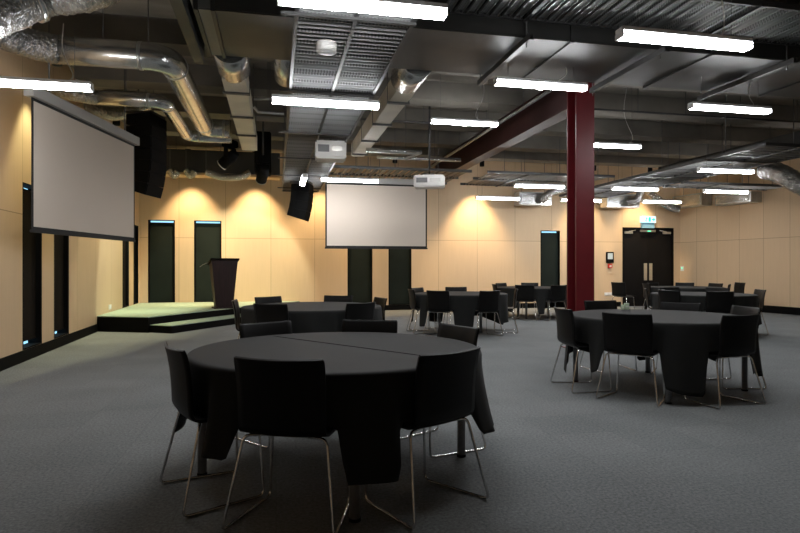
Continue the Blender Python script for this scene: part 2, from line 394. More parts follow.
# stage in the left corner
def onleft(u, off=0.): q = pLs+dirL*u-outL*off; return (q.x, q.y)
s0 = onleft(uSt, .003); s1 = P(148, 317, STZ)[:2]; s2 = P(230, 308.3, STZ)[:2]; sdir = (Vector(s2)-Vector(s1)).normalized()
s3 = Vector(s1)+sdir*((YB-.003-s1[1])/sdir.y); sLB = (pLB.x+.006, YB-.003)
stg = thing('stage', ((s0[0]+s2[0])/2, (s0[1]+YB)/2, 0), 'low corner stage with black fascia and greenish carpet top', 'stage')
so = Vector(stg.location)
poly = [s0, s1, s3, sLB]
MB().prism(poly, 0, STZ-.015).build('fascia', M['base'], stg, so)
MB().prism(poly, STZ-.015, STZ).build('carpet_top', M['stage'], stg, so)
nrm = Vector((sdir.y, -sdir.x))
def stp(a, b, w): return [Vector(s1)+sdir*a+nrm*.002, Vector(s1)+sdir*a+nrm*w, Vector(s1)+sdir*b+nrm*w, Vector(s1)+sdir*b+nrm*.002]
st = thing('stage_step', (*(Vector(s1)+sdir*1.5+nrm*.25), 0), 'single black step with carpeted tread along the stage edge', 'step')
MB().prism(stp(.05, 4.2, .52), 0, .135).build('riser', M['base'], st, st.location)
MB().prism(stp(.05, 4.2, .52), .135, .15).build('tread', M['stage'], st, st.location)

# concrete ceiling beams
k = 1
for yb in (1.2, 3.0, 4.8, 6.6, 8.5, 10.3, 12.1, 13.9, 15.4):
    xr = pRe.x if yb < pRe.y else pRB.x + (YB-yb)*(pRe.x-pRB.x)/(YB-pRe.y)
    xl = pLs.x + (yb-pLs.y)*(pLB.x-pLs.x)/(YB-pLs.y)
    b = MB().box((xl+.2, yb-.22, ZC-.34), (xr-.2, yb+.22, ZC-.002)).build('trim_%d' % k, M['concrete_beam']); struct(b); k += 1

BEAMS = (1.2, 3.0, 4.8, 6.6, 8.5, 10.3, 12.1, 13.9, 15.4)
RAFTS = [(-2.7, 13.2, 5.88, 7.15, 3.73), (9.75, 10.2, 7.4, 13.4, 3.42), (P(236, 90, 3.72).x-.23, P(236, 90, 3.72).x+.23, 7.3, 12.72, 3.69), (P(401, 98.5, 3.72).x-.22, P(401, 98.5, 3.72).x+.22, 7.3, 12.92, 3.69)]
def ctop(x, y, z):                    # what a hanger from (x, y, z) reaches overhead
    best = ZC-.341 if any(abs(y-b) < .24 for b in BEAMS) else ZC-.001
    for (a, b, c, d, zr) in RAFTS:
        if a-.05 < x < b+.05 and c-.03 < y < d+.03 and zr > z: best = min(best, zr-.0006)
    return best
# ------------------------------------------------------------------ column and red beam
cx0, cx1, cy0, cy1 = 4.43, 4.73, 8.0, 8.3
col = thing('steel_column', ((cx0+cx1)/2, (cy0+cy1)/2, 0), 'dark red painted steel H column standing behind the right round table', 'column')
co = Vector(col.location)
MB().box((cx0, cy0, .012), (cx1, cy0+.035, ZC-.001), .003).build('flange', M['red'], col, co)
MB().box((cx0, cy1-.035, .012), (cx1, cy1, ZC-.001), .003).build('flange', M['red'], col, co)
MB().box(((cx0+cx1)/2-.012, cy0+.035, .012), ((cx0+cx1)/2+.012, cy1-.035, ZC-.001)).build('web', M['red'], col, co)
MB().box((cx0-.06, cy0-.06, 0), (cx1+.06, cy1+.06, .012)).build('base_plate', M['red'], col, co)
rb = thing('steel_beam', (4.58, 12.3, 3.72), 'dark red steel beam running from column to back wall', 'beam')
bo = Vector(rb.location)
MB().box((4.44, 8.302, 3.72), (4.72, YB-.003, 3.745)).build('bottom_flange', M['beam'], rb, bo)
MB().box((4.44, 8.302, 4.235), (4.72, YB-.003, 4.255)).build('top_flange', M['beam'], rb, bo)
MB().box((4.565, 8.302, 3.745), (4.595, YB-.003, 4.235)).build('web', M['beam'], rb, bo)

# ------------------------------------------------------------------ chair prototype (faces +Y)
def chair_proto():
    root = thing('shell_chair', (0,0,0), 'x', 'chair')
    def row(y, z, hw, cup, lift):
        out = []
        for j in range(13):
            t = -1+2*j/12; out.append((t*hw, y+cup*t*t, z+lift*t*t))
        return out
    seat = [row(.235,.418,.195,0,-.004), row(.225,.440,.205,0,-.003), row(.19,.452,.210,0,.0), row(.10,.450,.213,0,.004), row(0,.441,.215,0,.008), row(-.10,.434,.215,0,.010), row(-.17,.434,.214,.004,.010), row(-.205,.445,.213,.010,.008)]
    MB().sheet(seat, .012).build('seat', M['plastic'], root)
    back = [row(-.206,.447,.213,.010,.008), row(-.226,.475,.213,.018,.004), row(-.236,.53,.213,.026,.0), row(-.243,.60,.214,.032,0), row(-.252,.68,.216,.034,0), row(-.264,.75,.218,.034,0), row(-.274,.790,.218,.032,.004), row(-.279,.802,.214,.03,.005)]
    MB().sheet(back, .012).build('backrest', M['plastic'], root)
    for sx in (-1, 1):
        def arc(p, a, b, n=4): # rounded corner at p between a and b
            p, a, b = Vector(p), Vector(a), Vector(b); r = .035
            u = p+(a-p).normalized()*r; w = p+(b-p).normalized()*r
            return [u*(1-t)**2+p*2*t*(1-t)+w*t*t for t in [i/n for i in range(n+1)]]
        ft, ff, rf, rt = (sx*.19,.14,.428), (sx*.218,.160,.008), (sx*.268,-.268,.008), (sx*.205,-.17,.425)
        inn = (sx*.10, .125, .420); inr = (sx*.10, -.13, .420)
        pts = [Vector(inn)] + arc(ft, inn, ff) + arc(ff, ft, rf) + arc(rf, ff, rt) + arc(rt, rf, inr) + [Vector(inr)]
        MB().tube(pts, .0072, 8).build('sled_leg', M['chrome'], root)
    for yy in (.125, -.13): MB().cyl((-.11,yy,.420), (.11,yy,.420), .0075, 8).build('cross_bar', M['chrome'], root)
    for o_ in kids(root):
        for v in o_.data.vertices: v.co *= 1.03
    return root

# ------------------------------------------------------------------ tables and chairs
R_T = .893
def cam_angle(phi): return math.radians(phi)-A
def solve_x(c, xc, side, r=.96):     # bearing (camera frame, degrees) at which a chair back centre appears at pixel column xc
    best = None; rng = range(180, 361) if side == 'front' else range(0, 181)
    for p in rng:
        q = Vector((c[0]+r*math.cos(cam_angle(p)), c[1]+r*math.sin(cam_angle(p)), .7)); e = abs(proj(q)[0]-xc)
        if best is None or e < best[0]: best = (e, p)
    return best[1]

tables = {
 'near': dict(c=room(-.395, 3.68), leg=-79, seed=1),
 'right': dict(c=room(2.71, 6.12), leg=-106, seed=2),
 'stage': dict(c=room(-1.15, 7.6), leg=-60, seed=3),
 'mid': dict(c=room(1.16, 11.2), leg=-95, seed=4),
 'far': dict(c=room(3.30, 14.4), leg=-70, seed=5),
 'wallside': dict(c=room(5.73, 11.0), leg=-100, seed=6),
 'doorside': dict(c=room(7.17, 14.6), leg=-85, seed=7),
}
tname = {
 'near': ('large round banquet table nearest the camera in the foreground', 'black cloth with a crease across the nearest round table'),
 'right': ('round banquet table in front of the red column', 'black cloth hanging almost to the floor on the table by the red column'),
 'stage': ('round banquet table beside the stage and lectern', 'black cloth on the round table nearest the stage'),
 'mid': ('round banquet table in the middle, right of the hanging back screen', 'black cloth on the middle table in front of the lit back wall'),
 'far': ('far round banquet table left of the red column near the back wall', 'black cloth on the far table directly left of the red column'),
 'wallside': ('round banquet table along the right plywood wall', 'black cloth with deep folds on the table along the right wall'),
 'doorside': ('farthest round banquet table close to the double door', 'black cloth on the farthest table close to the double door'),
}
# (table, bearing or (pixel column, side), extra radius, twist, label)
G = 'black shell chairs around the cloth covered tables'
chairs = [
 ('near', 213.5, .01, 0, 'black shell chair at the left of the nearest table, seen side-on'),
 ('near', 260, .0, -1, 'black shell chair at the nearest table, back to camera, left of centre'),
 ('near', 312, .0, 0, 'black shell chair at the nearest table, right front, turned slightly with its sled legs clear'),
 ('near', 33, .0, 0, 'black chair tucked behind the far right rim of the nearest table'),
 ('near', 128, .02, 6, 'black chair behind the far left rim of the nearest table, grey top edge showing'),
 ('near', 81, .0, 0, 'dark brown-edged black chair facing us behind the middle of the nearest table'),
 ('right', 187, .06, 0, 'black shell chair at the left of the table by the red column, side view'),
 ('right', 231.5, .03, 0, 'black chair with back to camera, left front of the table by the red column'),
 ('right', 290, .02, 0, 'black chair with back to camera, right front of the table by the red column'),
 ('right', 98, .22, 5, 'pale-rimmed black chair pulled out behind the table, just at the red column foot'),
 ('right', 51.5, .03, 0, 'black chair facing us behind the right-hand round table, right of the green boxes'),
 ('right', 5, .02, 0, 'black chair at the far right rim of the table by the red column'),
 ('stage', 190, .0, 0, 'black chair at the left rim of the table beside the stage, under the lectern'),
 ('stage', (272, 'front'), .02, 0, 'black chair with back to camera, left front of the table beside the stage'),
 ('stage', (359, 'front'), .02, 0, 'black chair with back to camera, right front of the table beside the stage'),
 ('stage', 138, .0, 0, 'black chair facing us, far left of the table beside the stage'),
 ('stage', (338, 'back'), .02, 0, 'black chair facing us, far side of the stage table, below the back screen'),
 ('stage', (380, 'back'), -.01, 0, 'black chair seen side-on at the right end of the table beside the stage'),
 ('mid', 146, .0, 0, 'black chair at the far left of the middle table, below the screen corner'),
 ('mid', (456, 'back'), .0, 0, 'black chair facing us behind the middle table, against the lit plywood'),
 ('mid', 193, .0, 0, 'black chair at the left front of the middle table, leftmost with its back to us'),
 ('mid', 240, .0, 0, 'black chair with back to camera, centre front of the middle table'),
 ('mid', 297, .0, 0, 'black chair with back to camera, right front of the middle table'),
 ('mid', (514, 'back'), .10, -8, 'brown-lit black chair angled out at the right end of the middle table'),
 ('far', 133, .0, 0, 'black chair facing us, far left of the table left of the column'),
 ('far', 82, .0, 0, 'black chair facing us behind the far table, left of the tall dark window'),
 ('far', 184, .0, 0, 'black chair at the left rim of the far table by the column'),
 ('far', (525, 'front'), .0, 0, 'black chair with back to camera, centre front of the far table by the column'),
 ('far', (557, 'front'), .05, 0, 'black chair with back to camera, touching the red column edge at the far table'),
 ('wallside', 209, .0, 0, 'black chair with back to camera, left front of the table along the right wall'),
 ('wallside', 259, .0, 0, 'black chair with back to camera, right front of the table along the right wall'),
 ('wallside', 159, .0, 0, 'black chair at the left end of the table along the right wall'),
 ('wallside', 351, .04, 0, 'brown-lit chair at the right end of the table along the right wall'),
 ('wallside', 100, .0, 0, 'black chair facing us behind the table along the right wall, warm lit front'),
 ('wallside', 46, .0, 0, 'black chair facing us, far right of the table along the right wall'),
 ('doorside', (653, 'back'), .0, 0, 'black chair at the farthest table, right in front of the double door'),
 ('doorside', (685, 'back'), .0, 0, 'black chair behind the farthest table, just right of the double door'),
 ('doorside', 17, .0, 0, 'black chair behind the farthest table, second right of the double door'),
 ('doorside', 327, .0, 0, 'black chair at the right front rim of the farthest table'),
 ('doorside', (644, 'front'), .0, 0, 'black chair at the left front rim of the farthest table'),
]
for t in tables.values(): t['ch'] = []
def leg_angle(t):
    def worst(a): return min(abs((a+k*PI/2-p+PI) % (2*PI)-PI) for k in range(4) for p, _ in t['ch'])
    a0 = cam_angle(t['leg'])
    return max((a0+math.radians(k) for k in range(-45, 46)), key=lambda a: min(worst(a), .393)-abs(a-a0)*.01)
proto = chair_proto(); first = True
place = []
for key, brg, ext, tw, lab in chairs:
    c = tables[key]['c']
    if isinstance(brg, tuple): brg = solve_x(c, *brg)
    phi = cam_angle(brg); r = .725+ext
    tables[key]['ch'].append((phi, r))
    place.append(((c[0]+r*math.cos(phi), c[1]+r*math.sin(phi), 0), phi+PI/2+math.radians(tw), lab))
q = PDp(624, 15.9); place.append(((q.x, q.y, 0), math.radians(-70), 'lone black chair left of the double door, seat and legs visible'))
q = PDp(731, 15.6); place.append(((q.x, q.y, 0), math.radians(80), 'black chair seen side-on near the right wall behind the farthest table'))
for loc, rz, lab in place:
    if first: proto.location = loc; proto.rotation_euler = (0,0,rz); proto['label'] = lab; proto['group'] = G; first = False
    else: dup(proto, loc, rz, lab, G)

def make_table(key, t, proto=None):
    c = t['c']; loc = (c[0], c[1], 0); ang = leg_angle(t)
    if proto is None:
        r = thing('banquet_table', loc, '', 'table')
        MB().lathe([(R_T-.01,.712),(R_T,.716),(R_T,.736),(R_T-.01,.740)], n=64).build('tabletop', M['tabletop'], r)
        MB().lathe([(.70,.66),(.70,.711),(.66,.711),(.66,.66),(.70,.66)], n=48, cap=False).build('apron', M['tleg'], r)
        for k in range(4):
            a = k*PI/2; x, y = .82*math.cos(a), .82*math.sin(a)
            lg = MB().cyl((x,y,.015), (x,y,.7115), .027, 16).build('leg', M['tleg'], r)
            MB().lathe([(.03,0),(.03,.015)], (x,y,0), 16).build('foot', M['black'], lg)
        r.rotation_euler = (0,0,ang)
    else: r = dup(proto, loc, ang)
    if key not in ('near', 'right'):
        legs = [o_ for o_ in kids(r) if o_.name.startswith('leg')]
        for o_ in legs:
            v = o_.data.vertices[0].co; b = Vector((o_.data.vertices[0].co.x, o_.data.vertices[0].co.y, 0)).normalized(); k = max(range(4), key=lambda i: b.dot(Vector((math.cos(i*PI/2), math.sin(i*PI/2), 0))))
            o_.location = (-.42*math.cos(k*PI/2), -.42*math.sin(k*PI/2), 0)
    r['label'] = tname[key][0]; r['group'] = 'round banquet tables under black cloths'
    return r
tp = None
for key, t in tables.items():
    r = make_table(key, t, tp); tp = tp or r
    rnd = random.Random(t['seed']); n = 240
    nv = 16
    ph = [rnd.uniform(0, 6.28) for _ in range(4)]; square = rnd.uniform(0, PI/2)
    if key == 'right': square = cam_angle(268)
    if key == 'near': square = cam_angle(285)
    prof = [(0,.7445),(.25,.7445),(.5,.7445),(.7,.7445),(.84,.7445),(.875,.7445)]
    m = MB(); vs = []; ringsz = len(prof)
    lobes = 16 + t['seed'] % 3
    for rr, z in prof:
        for k in range(n):
            a = 2*PI*k/n; zz = z
            if key == 'near' and 0:
                pass
            vs.append((rr*math.cos(a), rr*math.sin(a), zz))
    edge = [(.893,.742),(.901,.735),(.904,.722)]
    for rr, z in edge:
        for k in range(n): a = 2*PI*k/n; vs.append((rr*math.cos(a), rr*math.sin(a), z))
    for i in range(1, nv+1):
        for k in range(n):
            a = 2*PI*k/n
            corner = abs(math.cos(2*(a-square)))**1.5
            drop = ((.45 + .17*corner) if key == 'right' else (.50+.10*corner) if key != 'near' else (.41+.07*corner))  + .02*math.sin(3*a+ph[0])
            free = 1.
            for (pc, rc) in t['ch']:
                da = abs((a-pc+PI) % (2*PI)-PI)
                s = min(1, max(0, (da-.272)/.06)); s = s*s*(3-2*s)
                free = min(free, s)
            seatdrop = .235
            drop = seatdrop + (drop-seatdrop)*free
            u = i/nv
            fold = (.5+.5*math.sin(lobes*a+ph[1]+.9*math.sin(2*a+ph[2])))**1.3*.6 + .4*(.5+.5*math.sin((lobes*.5)*a//1*0 + 9*a+ph[3]))
            rr = .905 + free*u**.8*(.055*fold - .012 + (.06*u if key == 'near' else .02*u)) - (1-free)*.006*u
            vs.append((rr*math.cos(a), rr*math.sin(a), .722-drop*u))
    nr = len(vs)//n
    fs = [(i*n+k, i*n+(k+1)%n, (i+1)*n+(k+1)%n, (i+1)*n+k) for i in range(1, nr-1) for k in range(n)]
    fs.append([n+k for k in range(n)])
    # inner skin for thickness
    m.add(vs, fs, True)
    o = m.build('tablecloth', M['cloth'], None, None); o.location = (t['c'][0], t['c'][1], 0)
    md = o.modifiers.new('thickness', 'SOLIDIFY'); md.thickness = .0025; md.offset = 0
    tag(o, tname[key][1], 'tablecloth', 'black tablecloths')
# crease ridge seen on the nearest cloth is a fold of the fabric
nc = [o_ for o_ in bpy.data.objects if o_.name == 'tablecloth'][0]
c = tables['near']['c']; a0 = P(272, 336.0, .7462); a1 = P(424, 356, .7462)
MB().tube([a0.lerp(a1, i/20) for i in range(21)], [.0005]+[.0035]*19+[.0005], 8).build('crease', M['cloth'], nc, Vector(nc.location))
# small pale green boxes on the right table
for (px, w, h, lab) in ((622.7, .028, .055, 'smaller pale green box standing at the back rim of the table by the column'), (626.6, .05, .075, 'taller pale green box standing at the back rim of the table by the column')):
    q = PDp(px, 6.93, .7475)
    b = thing('carton', q, lab, 'box', None, -A)
    MB().box((-w/2, -.02, 0), (w/2, .02, h), .002).build('body', M['card'], b)
    MB().box((-w/2+.004, -.021, h*.45), (w/2-.004, -.0201, h*.56)).build('printed_band', M['white_plastic'], b)

# ------------------------------------------------------------------ rafts (slotted galvanised trays)
def raft(x0, x1, y0, y1, z, slats, cols, pitch, label, sw=.6, rods=()):
    RAFTS.append((x0, x1, y0, y1, z))
    root = thing('cable_raft', ((x0+x1)/2, (y0+y1)/2, z), label, 'ceiling raft'); o = Vector(root.location)
    fr = MB(); t = .03
    if slats == 'x':
        xs = [x0+(x1-x0)*i/cols for i in range(cols+1)]
        for x in xs: fr.box((x-t/2, y0, z), (x+t/2, y1, z+.06))
        for y in (y0, y1): fr.box((x0-t/2, y-t/2, z+.001), (x1+t/2, y+t/2, z+.059))
        y = y0+1.3
        while y < y1-.3: fr.box((x0-.12, y-.02, z-.022), (x1+.016, y+.02, z-.0005)); y += 2.0
    else:
        ys = [y0+(y1-y0)*i/cols for i in range(cols+1)]
        for y in ys: fr.box((x0, y-t/2, z), (x1, y+t/2, z+.06))
        x = x0+1.
        while x < x1-.3: fr.box((x-.02, y0-.05, z-.022), (x+.02, y1, z-.0005)); x += 2.2
    fr.build('rail_frame', M['steel_dark'], root, o)
    for ci in range(cols):
        m = MB(); w = pitch*sw
        if slats == 'x':
            a, b = xs[ci]+t/2+.001, xs[ci+1]-t/2-.001; y = y0+pitch
            while y < y1-pitch*.6:
                m.box((a,y-w/2,z+.032),(b,y+w/2,z+.036)); m.box((a,y-w/2,z+.006),(b,y-w/2+.006,z+.032)); m.box((a,y+w/2-.006,z+.006),(b,y+w/2,z+.032)); y += pitch
        else:
            a, b = ys[ci]+t/2+.001, ys[ci+1]-t/2-.001; x = x0+pitch
            while x < x1-pitch*.6:
                m.box((x-w/2,a,z+.032),(x+w/2,b,z+.036)); m.box((x-w/2,a,z+.006),(x-w/2+.006,b,z+.032)); m.box((x+w/2-.006,a,z+.006),(x+w/2,b,z+.032)); x += pitch
        m.build('slat_panel', M['slat'], root, o)
    for (x, y) in rods: MB().cyl((x, y, z+.055), (x, y, ctop(x, y, z+.1)), .008, 8).build('hanger_rod', M['rod'], root, o)
    return root
ZR = 3.2
l_ = P(290.3, 92, ZR); r2 = P(372, 97, ZR); X0, X1 = l_.x, r2.x
raft(X0, X1, 1.2, 15.3, ZR, 'x', 2, .165, 'long two-column slotted raft running overhead towards the back wall', .56, [(X0, 8.3), (X1, 8.3), (X0, 11), (X1, 11), (X0, 13.5), (X1, 13.5), (X0, 2.5), (X1, 2.5)])
xa = P(432, 15, 3.9).x
raft(xa, 13.5, 5.0, 5.80, 3.9, 'y', 1, .13, 'ribbed galvanised raft at upper right along the dark duct', .66, [(xa+1, 5.02), (6., 5.02), (8., 5.02), (10., 5.02)])
for q in (0,):
    xb0, xb1 = PY(322, 12.9).x, 12.6
    raft(PY(330, 13.2).x, 4.40, 12.7, 14.7, 3.42, 'y', 2, .17, 'slotted raft across the room above the back screen', .5, [(xb0+1, 12.7), (1.2, 12.7), (2.6, 12.7), (3.6, 12.7), (xb0+1, 14.7), (2.6, 14.7)])
    raft(4.78, 8.05, 12.7, 14.7, 3.42, 'y', 2, .17, 'slotted raft across the room right of the red column', .5, [(5.2, 12.7), (6.6, 12.7), (7.6, 12.7), (6.6, 14.7)])
raft(8.1, 9.6, 8.3, 15.6, 3.3, 'x', 2, .2, 'wide brown-lit cable raft at right running to the back wall', .8, [(8.1, 9.2), (9.6, 9.2), (8.1, 11), (9.6, 11), (8.1, 12.8), (9.6, 12.8), (8.1, 14.6)])
raft(9.75, 12.9, 12.5, 13.2, 3.30, 'y', 1, .2, 'low slotted tray at far right in front of the right wall', .8, [(10.5, 12.5), (11.5, 12.5), (12.4, 12.5)])

# ------------------------------------------------------------------ batten lights
def batten(x, ybot, Z, x2=None, length=1.2, label='', cord=0, along='x', dx=0.):
    """left lower corner at pixel (x, ybot) and height Z"""
    p = P(x, ybot, Z)+Vector((dx, 0, 0))
    root = thing('batten_light', p+Vector((length/2 if along == 'x' else 0, 0 if along == 'x' else length/2, .085)), label, 'light', 'white batten lights hung below the ceiling', 0 if along == 'x' else PI/2)
    h = length/2
    MB().box((-h, -.055, -.04), (h, .055, 0), .006).build('housing', M['white_metal'], root)
    MB().add([(-h+.012,-.056,-.0402),(-h+.012,.056,-.0402),(-h+.012,.040,-.085),(-h+.012,-.040,-.085),(h-.012,-.056,-.0402),(h-.012,.056,-.0402),(h-.012,.040,-.085),(h-.012,-.040,-.085)],
             [(0,1,2,3),(7,6,5,4),(0,4,5,1),(1,5,6,2),(2,6,7,3),(3,7,4,0)]).build('diffuser', M['tube'], root)
    for s_ in (-1, 1):
        MB().box((s_*h, -.057, -.086), (s_*(h-.0118), .057, -.0401), .003).build('end_cap', M['white_metal'], root)
        wx, wy = (root.location.x+s_*h*.72, root.location.y) if along == 'x' else (root.location.x, root.location.y+s_*h*.72)
        zc = ctop(wx, wy, Z+.09)-(Z+.085)
        MB().cyl((s_*h*.72, 0, 0), (s_*h*.72, 0, zc), .0028, 6).build('hanger_wire', M['rod'], root)
    if cord:
        zc = ctop(root.location.x+h*.55, root.location.y+.05, Z+.09)-(Z+.085); pts = []
        for i in range(25):
            t = i/24; pts.append((h*.55+.10*cord*math.sin(t*5.5)*(1-t), .02+.03*math.sin(t*4), .004+(zc-.006)*t**1.5))
        pts = [(h*.86, .02, .003), (h*.75, .03, .03)] + pts[1:]
        MB().tube(pts, .005, 6).build('power_cord', M['cord'], root)
    if cord < 0:
        MB().tube(smooth([(-h*.25+.30*i/8, .03, -.02-.085*math.sin(PI*i/8)) for i in range(9)], 3), .005, 6).build('cord_loop', M['cord'], root)
    return root
batten(277, 2.5, 3.06, label='long white batten light cut off by the top centre of the frame')
p_ = P(92.5, 91, 3.06)
r_ = batten(92.5, 91, 3.06, dx=-1.2, label='white batten light at the left wall, above the big left screen', cord=1)
batten(271.5, 102.8, 3.06, label='bright white batten light across the slotted ceiling raft, left of centre')
batten(495, 84.5, 3.45, label='white batten light with looped cord just left of the red column top', cord=-1)
batten(619, 38.5, 3.06, label='large white batten light at upper right below the ribbed raft', cord=1)
batten(430.8, 122.8, 3.70, label='small white batten light with hanging cord loop, centre ceiling', cord=-1.5)
batten(690.3, 108.7, 3.30, label='white batten light below the dark duct, right of the red column', cord=1)
batten(581, 146, 3.45, label='white batten light half hidden behind the red column, curly cord above', cord=2)
batten(698.7, 171.5, 3.06, label='white batten light at right under the brown-lit cable raft')
batten(704, 192.3, 3.03, label='far right white batten light, lower one in front of the right wall')
batten(612, 189.6, 3.06, label='far white batten light up and left of the exit sign')
batten(642.5, 202.5, 3.05, label='far white batten light straight above the exit sign')
batten(514, 187, 3.02, label='far white batten light left of the column in front of the back raft')
batten(476, 199, 3.03, label='far white batten light glowing against the back wall, right of the screen')
batten(321, 181, 3.02, label='white batten light along the top edge of the back screen')
batten(561, 201, 3.06, label='far white batten light passing behind the red column')
batten(305, 177.5, 3.02, label='batten light seen end-on beside the hanging speaker array', along='y')

# ------------------------------------------------------------------ ducts
md_ = thing('main_duct', (4, 6.5, 3.75), 'wide dull rectangular air duct crossing the ceiling from left to right', 'duct'); o = Vector(md_.location)
dx0 = P(206, 50, 3.75).x
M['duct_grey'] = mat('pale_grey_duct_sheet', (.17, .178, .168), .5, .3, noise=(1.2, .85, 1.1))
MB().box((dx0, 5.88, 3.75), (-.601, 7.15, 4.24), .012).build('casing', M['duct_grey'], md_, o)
MB().box((-.599, 5.88, 3.75), (13.2, 7.15, 4.24), .012).build('casing', M['duct_dark'], md_, o)
for x in (dx0+.03, -.6, 1.35, 3.2, 5.0, 6.9, 8.8, 10.6, 12.4):
    m = MB(); m.box((x-.02, 5.86, 3.73), (x+.02, 7.17, 3.7499)); m.box((x-.02, 5.86, 3.75), (x+.02, 5.8799, 4.25)); m.box((x-.02, 7.1501, 3.75), (x+.02, 7.17, 4.25))
    m.build('flange_joint', M['duct_dark'], md_, o)
for x in (dx0+.4, 2., 5.9, 9.7):
    MB().cyl((x, 6.5, 4.235), (x, 6.5, ZC-.341), .01, 8).build('hanger', M['rod'], md_, o)
def bracket(x, label):
    root = thing('duct_bracket', (x, 6.5, 3.66), label, 'bracket', 'steel trapeze brackets under the wide duct')
    o = Vector(root.location)
    MB().box((x-.03, 5.72, 3.665), (x+.03, 7.32, 3.672)).box((x-.03, 5.72, 3.672), (x-.022, 7.32, 3.728)).box((x+.022, 5.72, 3.672), (x+.03, 7.32, 3.728)).build('channel', M['steel_dark'], root, o)
    for y in (5.84, 7.28): MB().cyl((x, y, 3.62), (x, y, ctop(x, y, 4.0)), .008, 8).build('hanger_rod', M['rod'], root, o)
bracket(P(505, 60, 3.70).x, 'steel trapeze bracket under the wide duct, left of the column')
bracket(P(632, 68, 3.70).x, 'steel trapeze bracket under the wide duct, behind the large upper right light')
bracket(P(745, 80, 3.70).x, 'steel trapeze bracket under the wide duct at far right')
xc_ = P(195, 25, 3.7).x
ch = MB().box((xc_-.14, 4.2, 3.66), (xc_-.03, 7.2, 3.90)).build('steel_channel', M['duct_dark'], None, Vector((xc_, 5.7, 3.66))); tag(ch, 'grey steel channel along the left end of the wide duct', 'beam')
for yy in (7.0, 5.6):
    MBch = MB().cyl((xc_-.08, yy, 3.895), (xc_-.08, yy, ZC-.001), .012, 8).build('hanger_rod', M['rod'], ch); MBch.location = -Vector((xc_, 5.7, 3.66))

def branch(xc, w, yend, zb, label):
    root = thing('branch_duct', (xc, 9, zb), label, 'duct'); o = Vector(root.location); r = .20; zc = zb+.15
    MB().tube([(xc, 7.22, zc+.04), (xc, 7.60, zc+.04), (xc, 8.0, zc+.04)], r+.015, 28).build('round_collar', M['galv_bright'], root, o)
    MB().box((xc-w/2, 7.97, zb), (xc+w/2, yend, zb+.30), .006).build('casing', M['duct_beige'], root, o)
    y = 8.5
    while y < yend-.3:
        MB().box((xc-w/2-.03, y-.025, zb-.03), (xc+w/2+.03, y+.025, zb-.001)).build('strap', M['steel_dark'], root, o)
        for s_ in (-1, 1): MB().cyl((xc+s_*(w/2+.025), y, zb-.03), (xc+s_*(w/2+.025), y, ZC-.001 if min(abs(y-q) for q in (8.5,10.3,12.1,13.9)) > .25 else ZC-.341), .006, 6).build('hanger_rod', M['rod'], root, o)
        y += 1.35
    return root
pb = P(236, 90, 3.72); branch(pb.x, .31, 12.7, 3.72, 'beige sheet metal branch duct with round collar, left of the raft')
pb = P(401, 98.5, 3.72); branch(pb.x, .28, 12.9, 3.72, 'beige sheet metal branch duct with round collar, right of the raft')
xcol = P(287, 70, 3.85).x
oo = MB().tube([(xcol, 7.172, 3.93), (xcol, 7.9, 3.93), (xcol, 8.25, 3.93)], .17, 24).build('duct_collar', M['galv_bright'], None, Vector((xcol, 7.7, 3.93))); tag(oo, 'short round duct collar half hidden behind the slotted raft', 'duct')

def rigid(pts, r, n=24): return MB().tube(pts, r, n)
# upper left big flexible duct
DF = 5.6
def PF(x, y, d=DF): return PDp(x, d, H0+(HY-y)/F*d)
fo = PF(40, 5); t = thing('flexible_duct', fo, 'fat crinkled foil duct cut off by the top left corner', 'duct'); o = Vector(t.location)
flex([PF(-90, 46, 4.9), PF(-40, 23, 5.1), PF(5, 5, 5.4), PF(45, -9), PF(85, -14), PF(128, -34), PF(170, -60)], .225, 3).build('foil_sleeve', M['foil'], t, o)
d_ = (PF(45, -9)-PF(5, 5, 5.4)).normalized(); q = PF(30, -4, 5.52)
MB().tube([q-d_*.03, q+d_*.03], .245, 28).build('clamp_ring', M['galv_bright'], t, o)
for kk in (PF(20, 5, 5.5), PF(95, -16)): MB().cyl((kk.x, kk.y, kk.z+.2), (kk.x, kk.y, ctop(kk.x, kk.y, kk.z)), .006, 6).build('hanger_rod', M['rod'], t, o)
# upper rigid pipe with elbow
def ductrun(label, flexpts, rigidpts, r, hang=()):
    t = thing('round_duct', rigidpts[0], label, 'duct'); o = Vector(t.location)
    flex(flexpts, r*1.04, 5).build('foil_sleeve', M['foil'], t, o)
    rp = [Vector(p) for p in rigidpts]; out = [rp[0]]
    for i in range(1, len(rp)-1):
        a, b, c_ = rp[i-1], rp[i], rp[i+1]; L1 = min((b-a).length, (c_-b).length)*.45; L1 = min(L1, r*2.0)
        u = b+(a-b).normalized()*L1; w = b+(c_-b).normalized()*L1
        for k_ in range(7): s_ = k_/6; out.append(u*(1-s_)**2+b*2*s_*(1-s_)+w*s_*s_)
    out.append(rp[-1]); rigid(out, r).build('metal_pipe', M['galv_bright'], t, o)
    for i in range(1, len(rp)-1):
        for f_, w_ in ((rp[i-1], -1), (rp[i+1], 1)):
            d_ = (f_-rp[i]).normalized(); c0 = rp[i]+d_*r*2.05
            MB().tube([c0-d_*.02, c0+d_*.02], r*1.035, 24).build('joint_band', M['galv'], t, o)
    for h_ in hang: MB().cyl((h_.x, h_.y, h_.z+r-.01), (h_.x, h_.y, ctop(h_.x, h_.y, h_.z)), .006, 6).build('hanger_rod', M['rod'], t, o)
ZP = 3.87
ea = P(58, 50, ZP); eb = P(172, 62, ZP); eb.y = ea.y
ec = Vector((eb.x, P(204, 128, ZP).y, ZP)); ed = Vector((P(229, 127, ZP).x, ec.y, ZP))
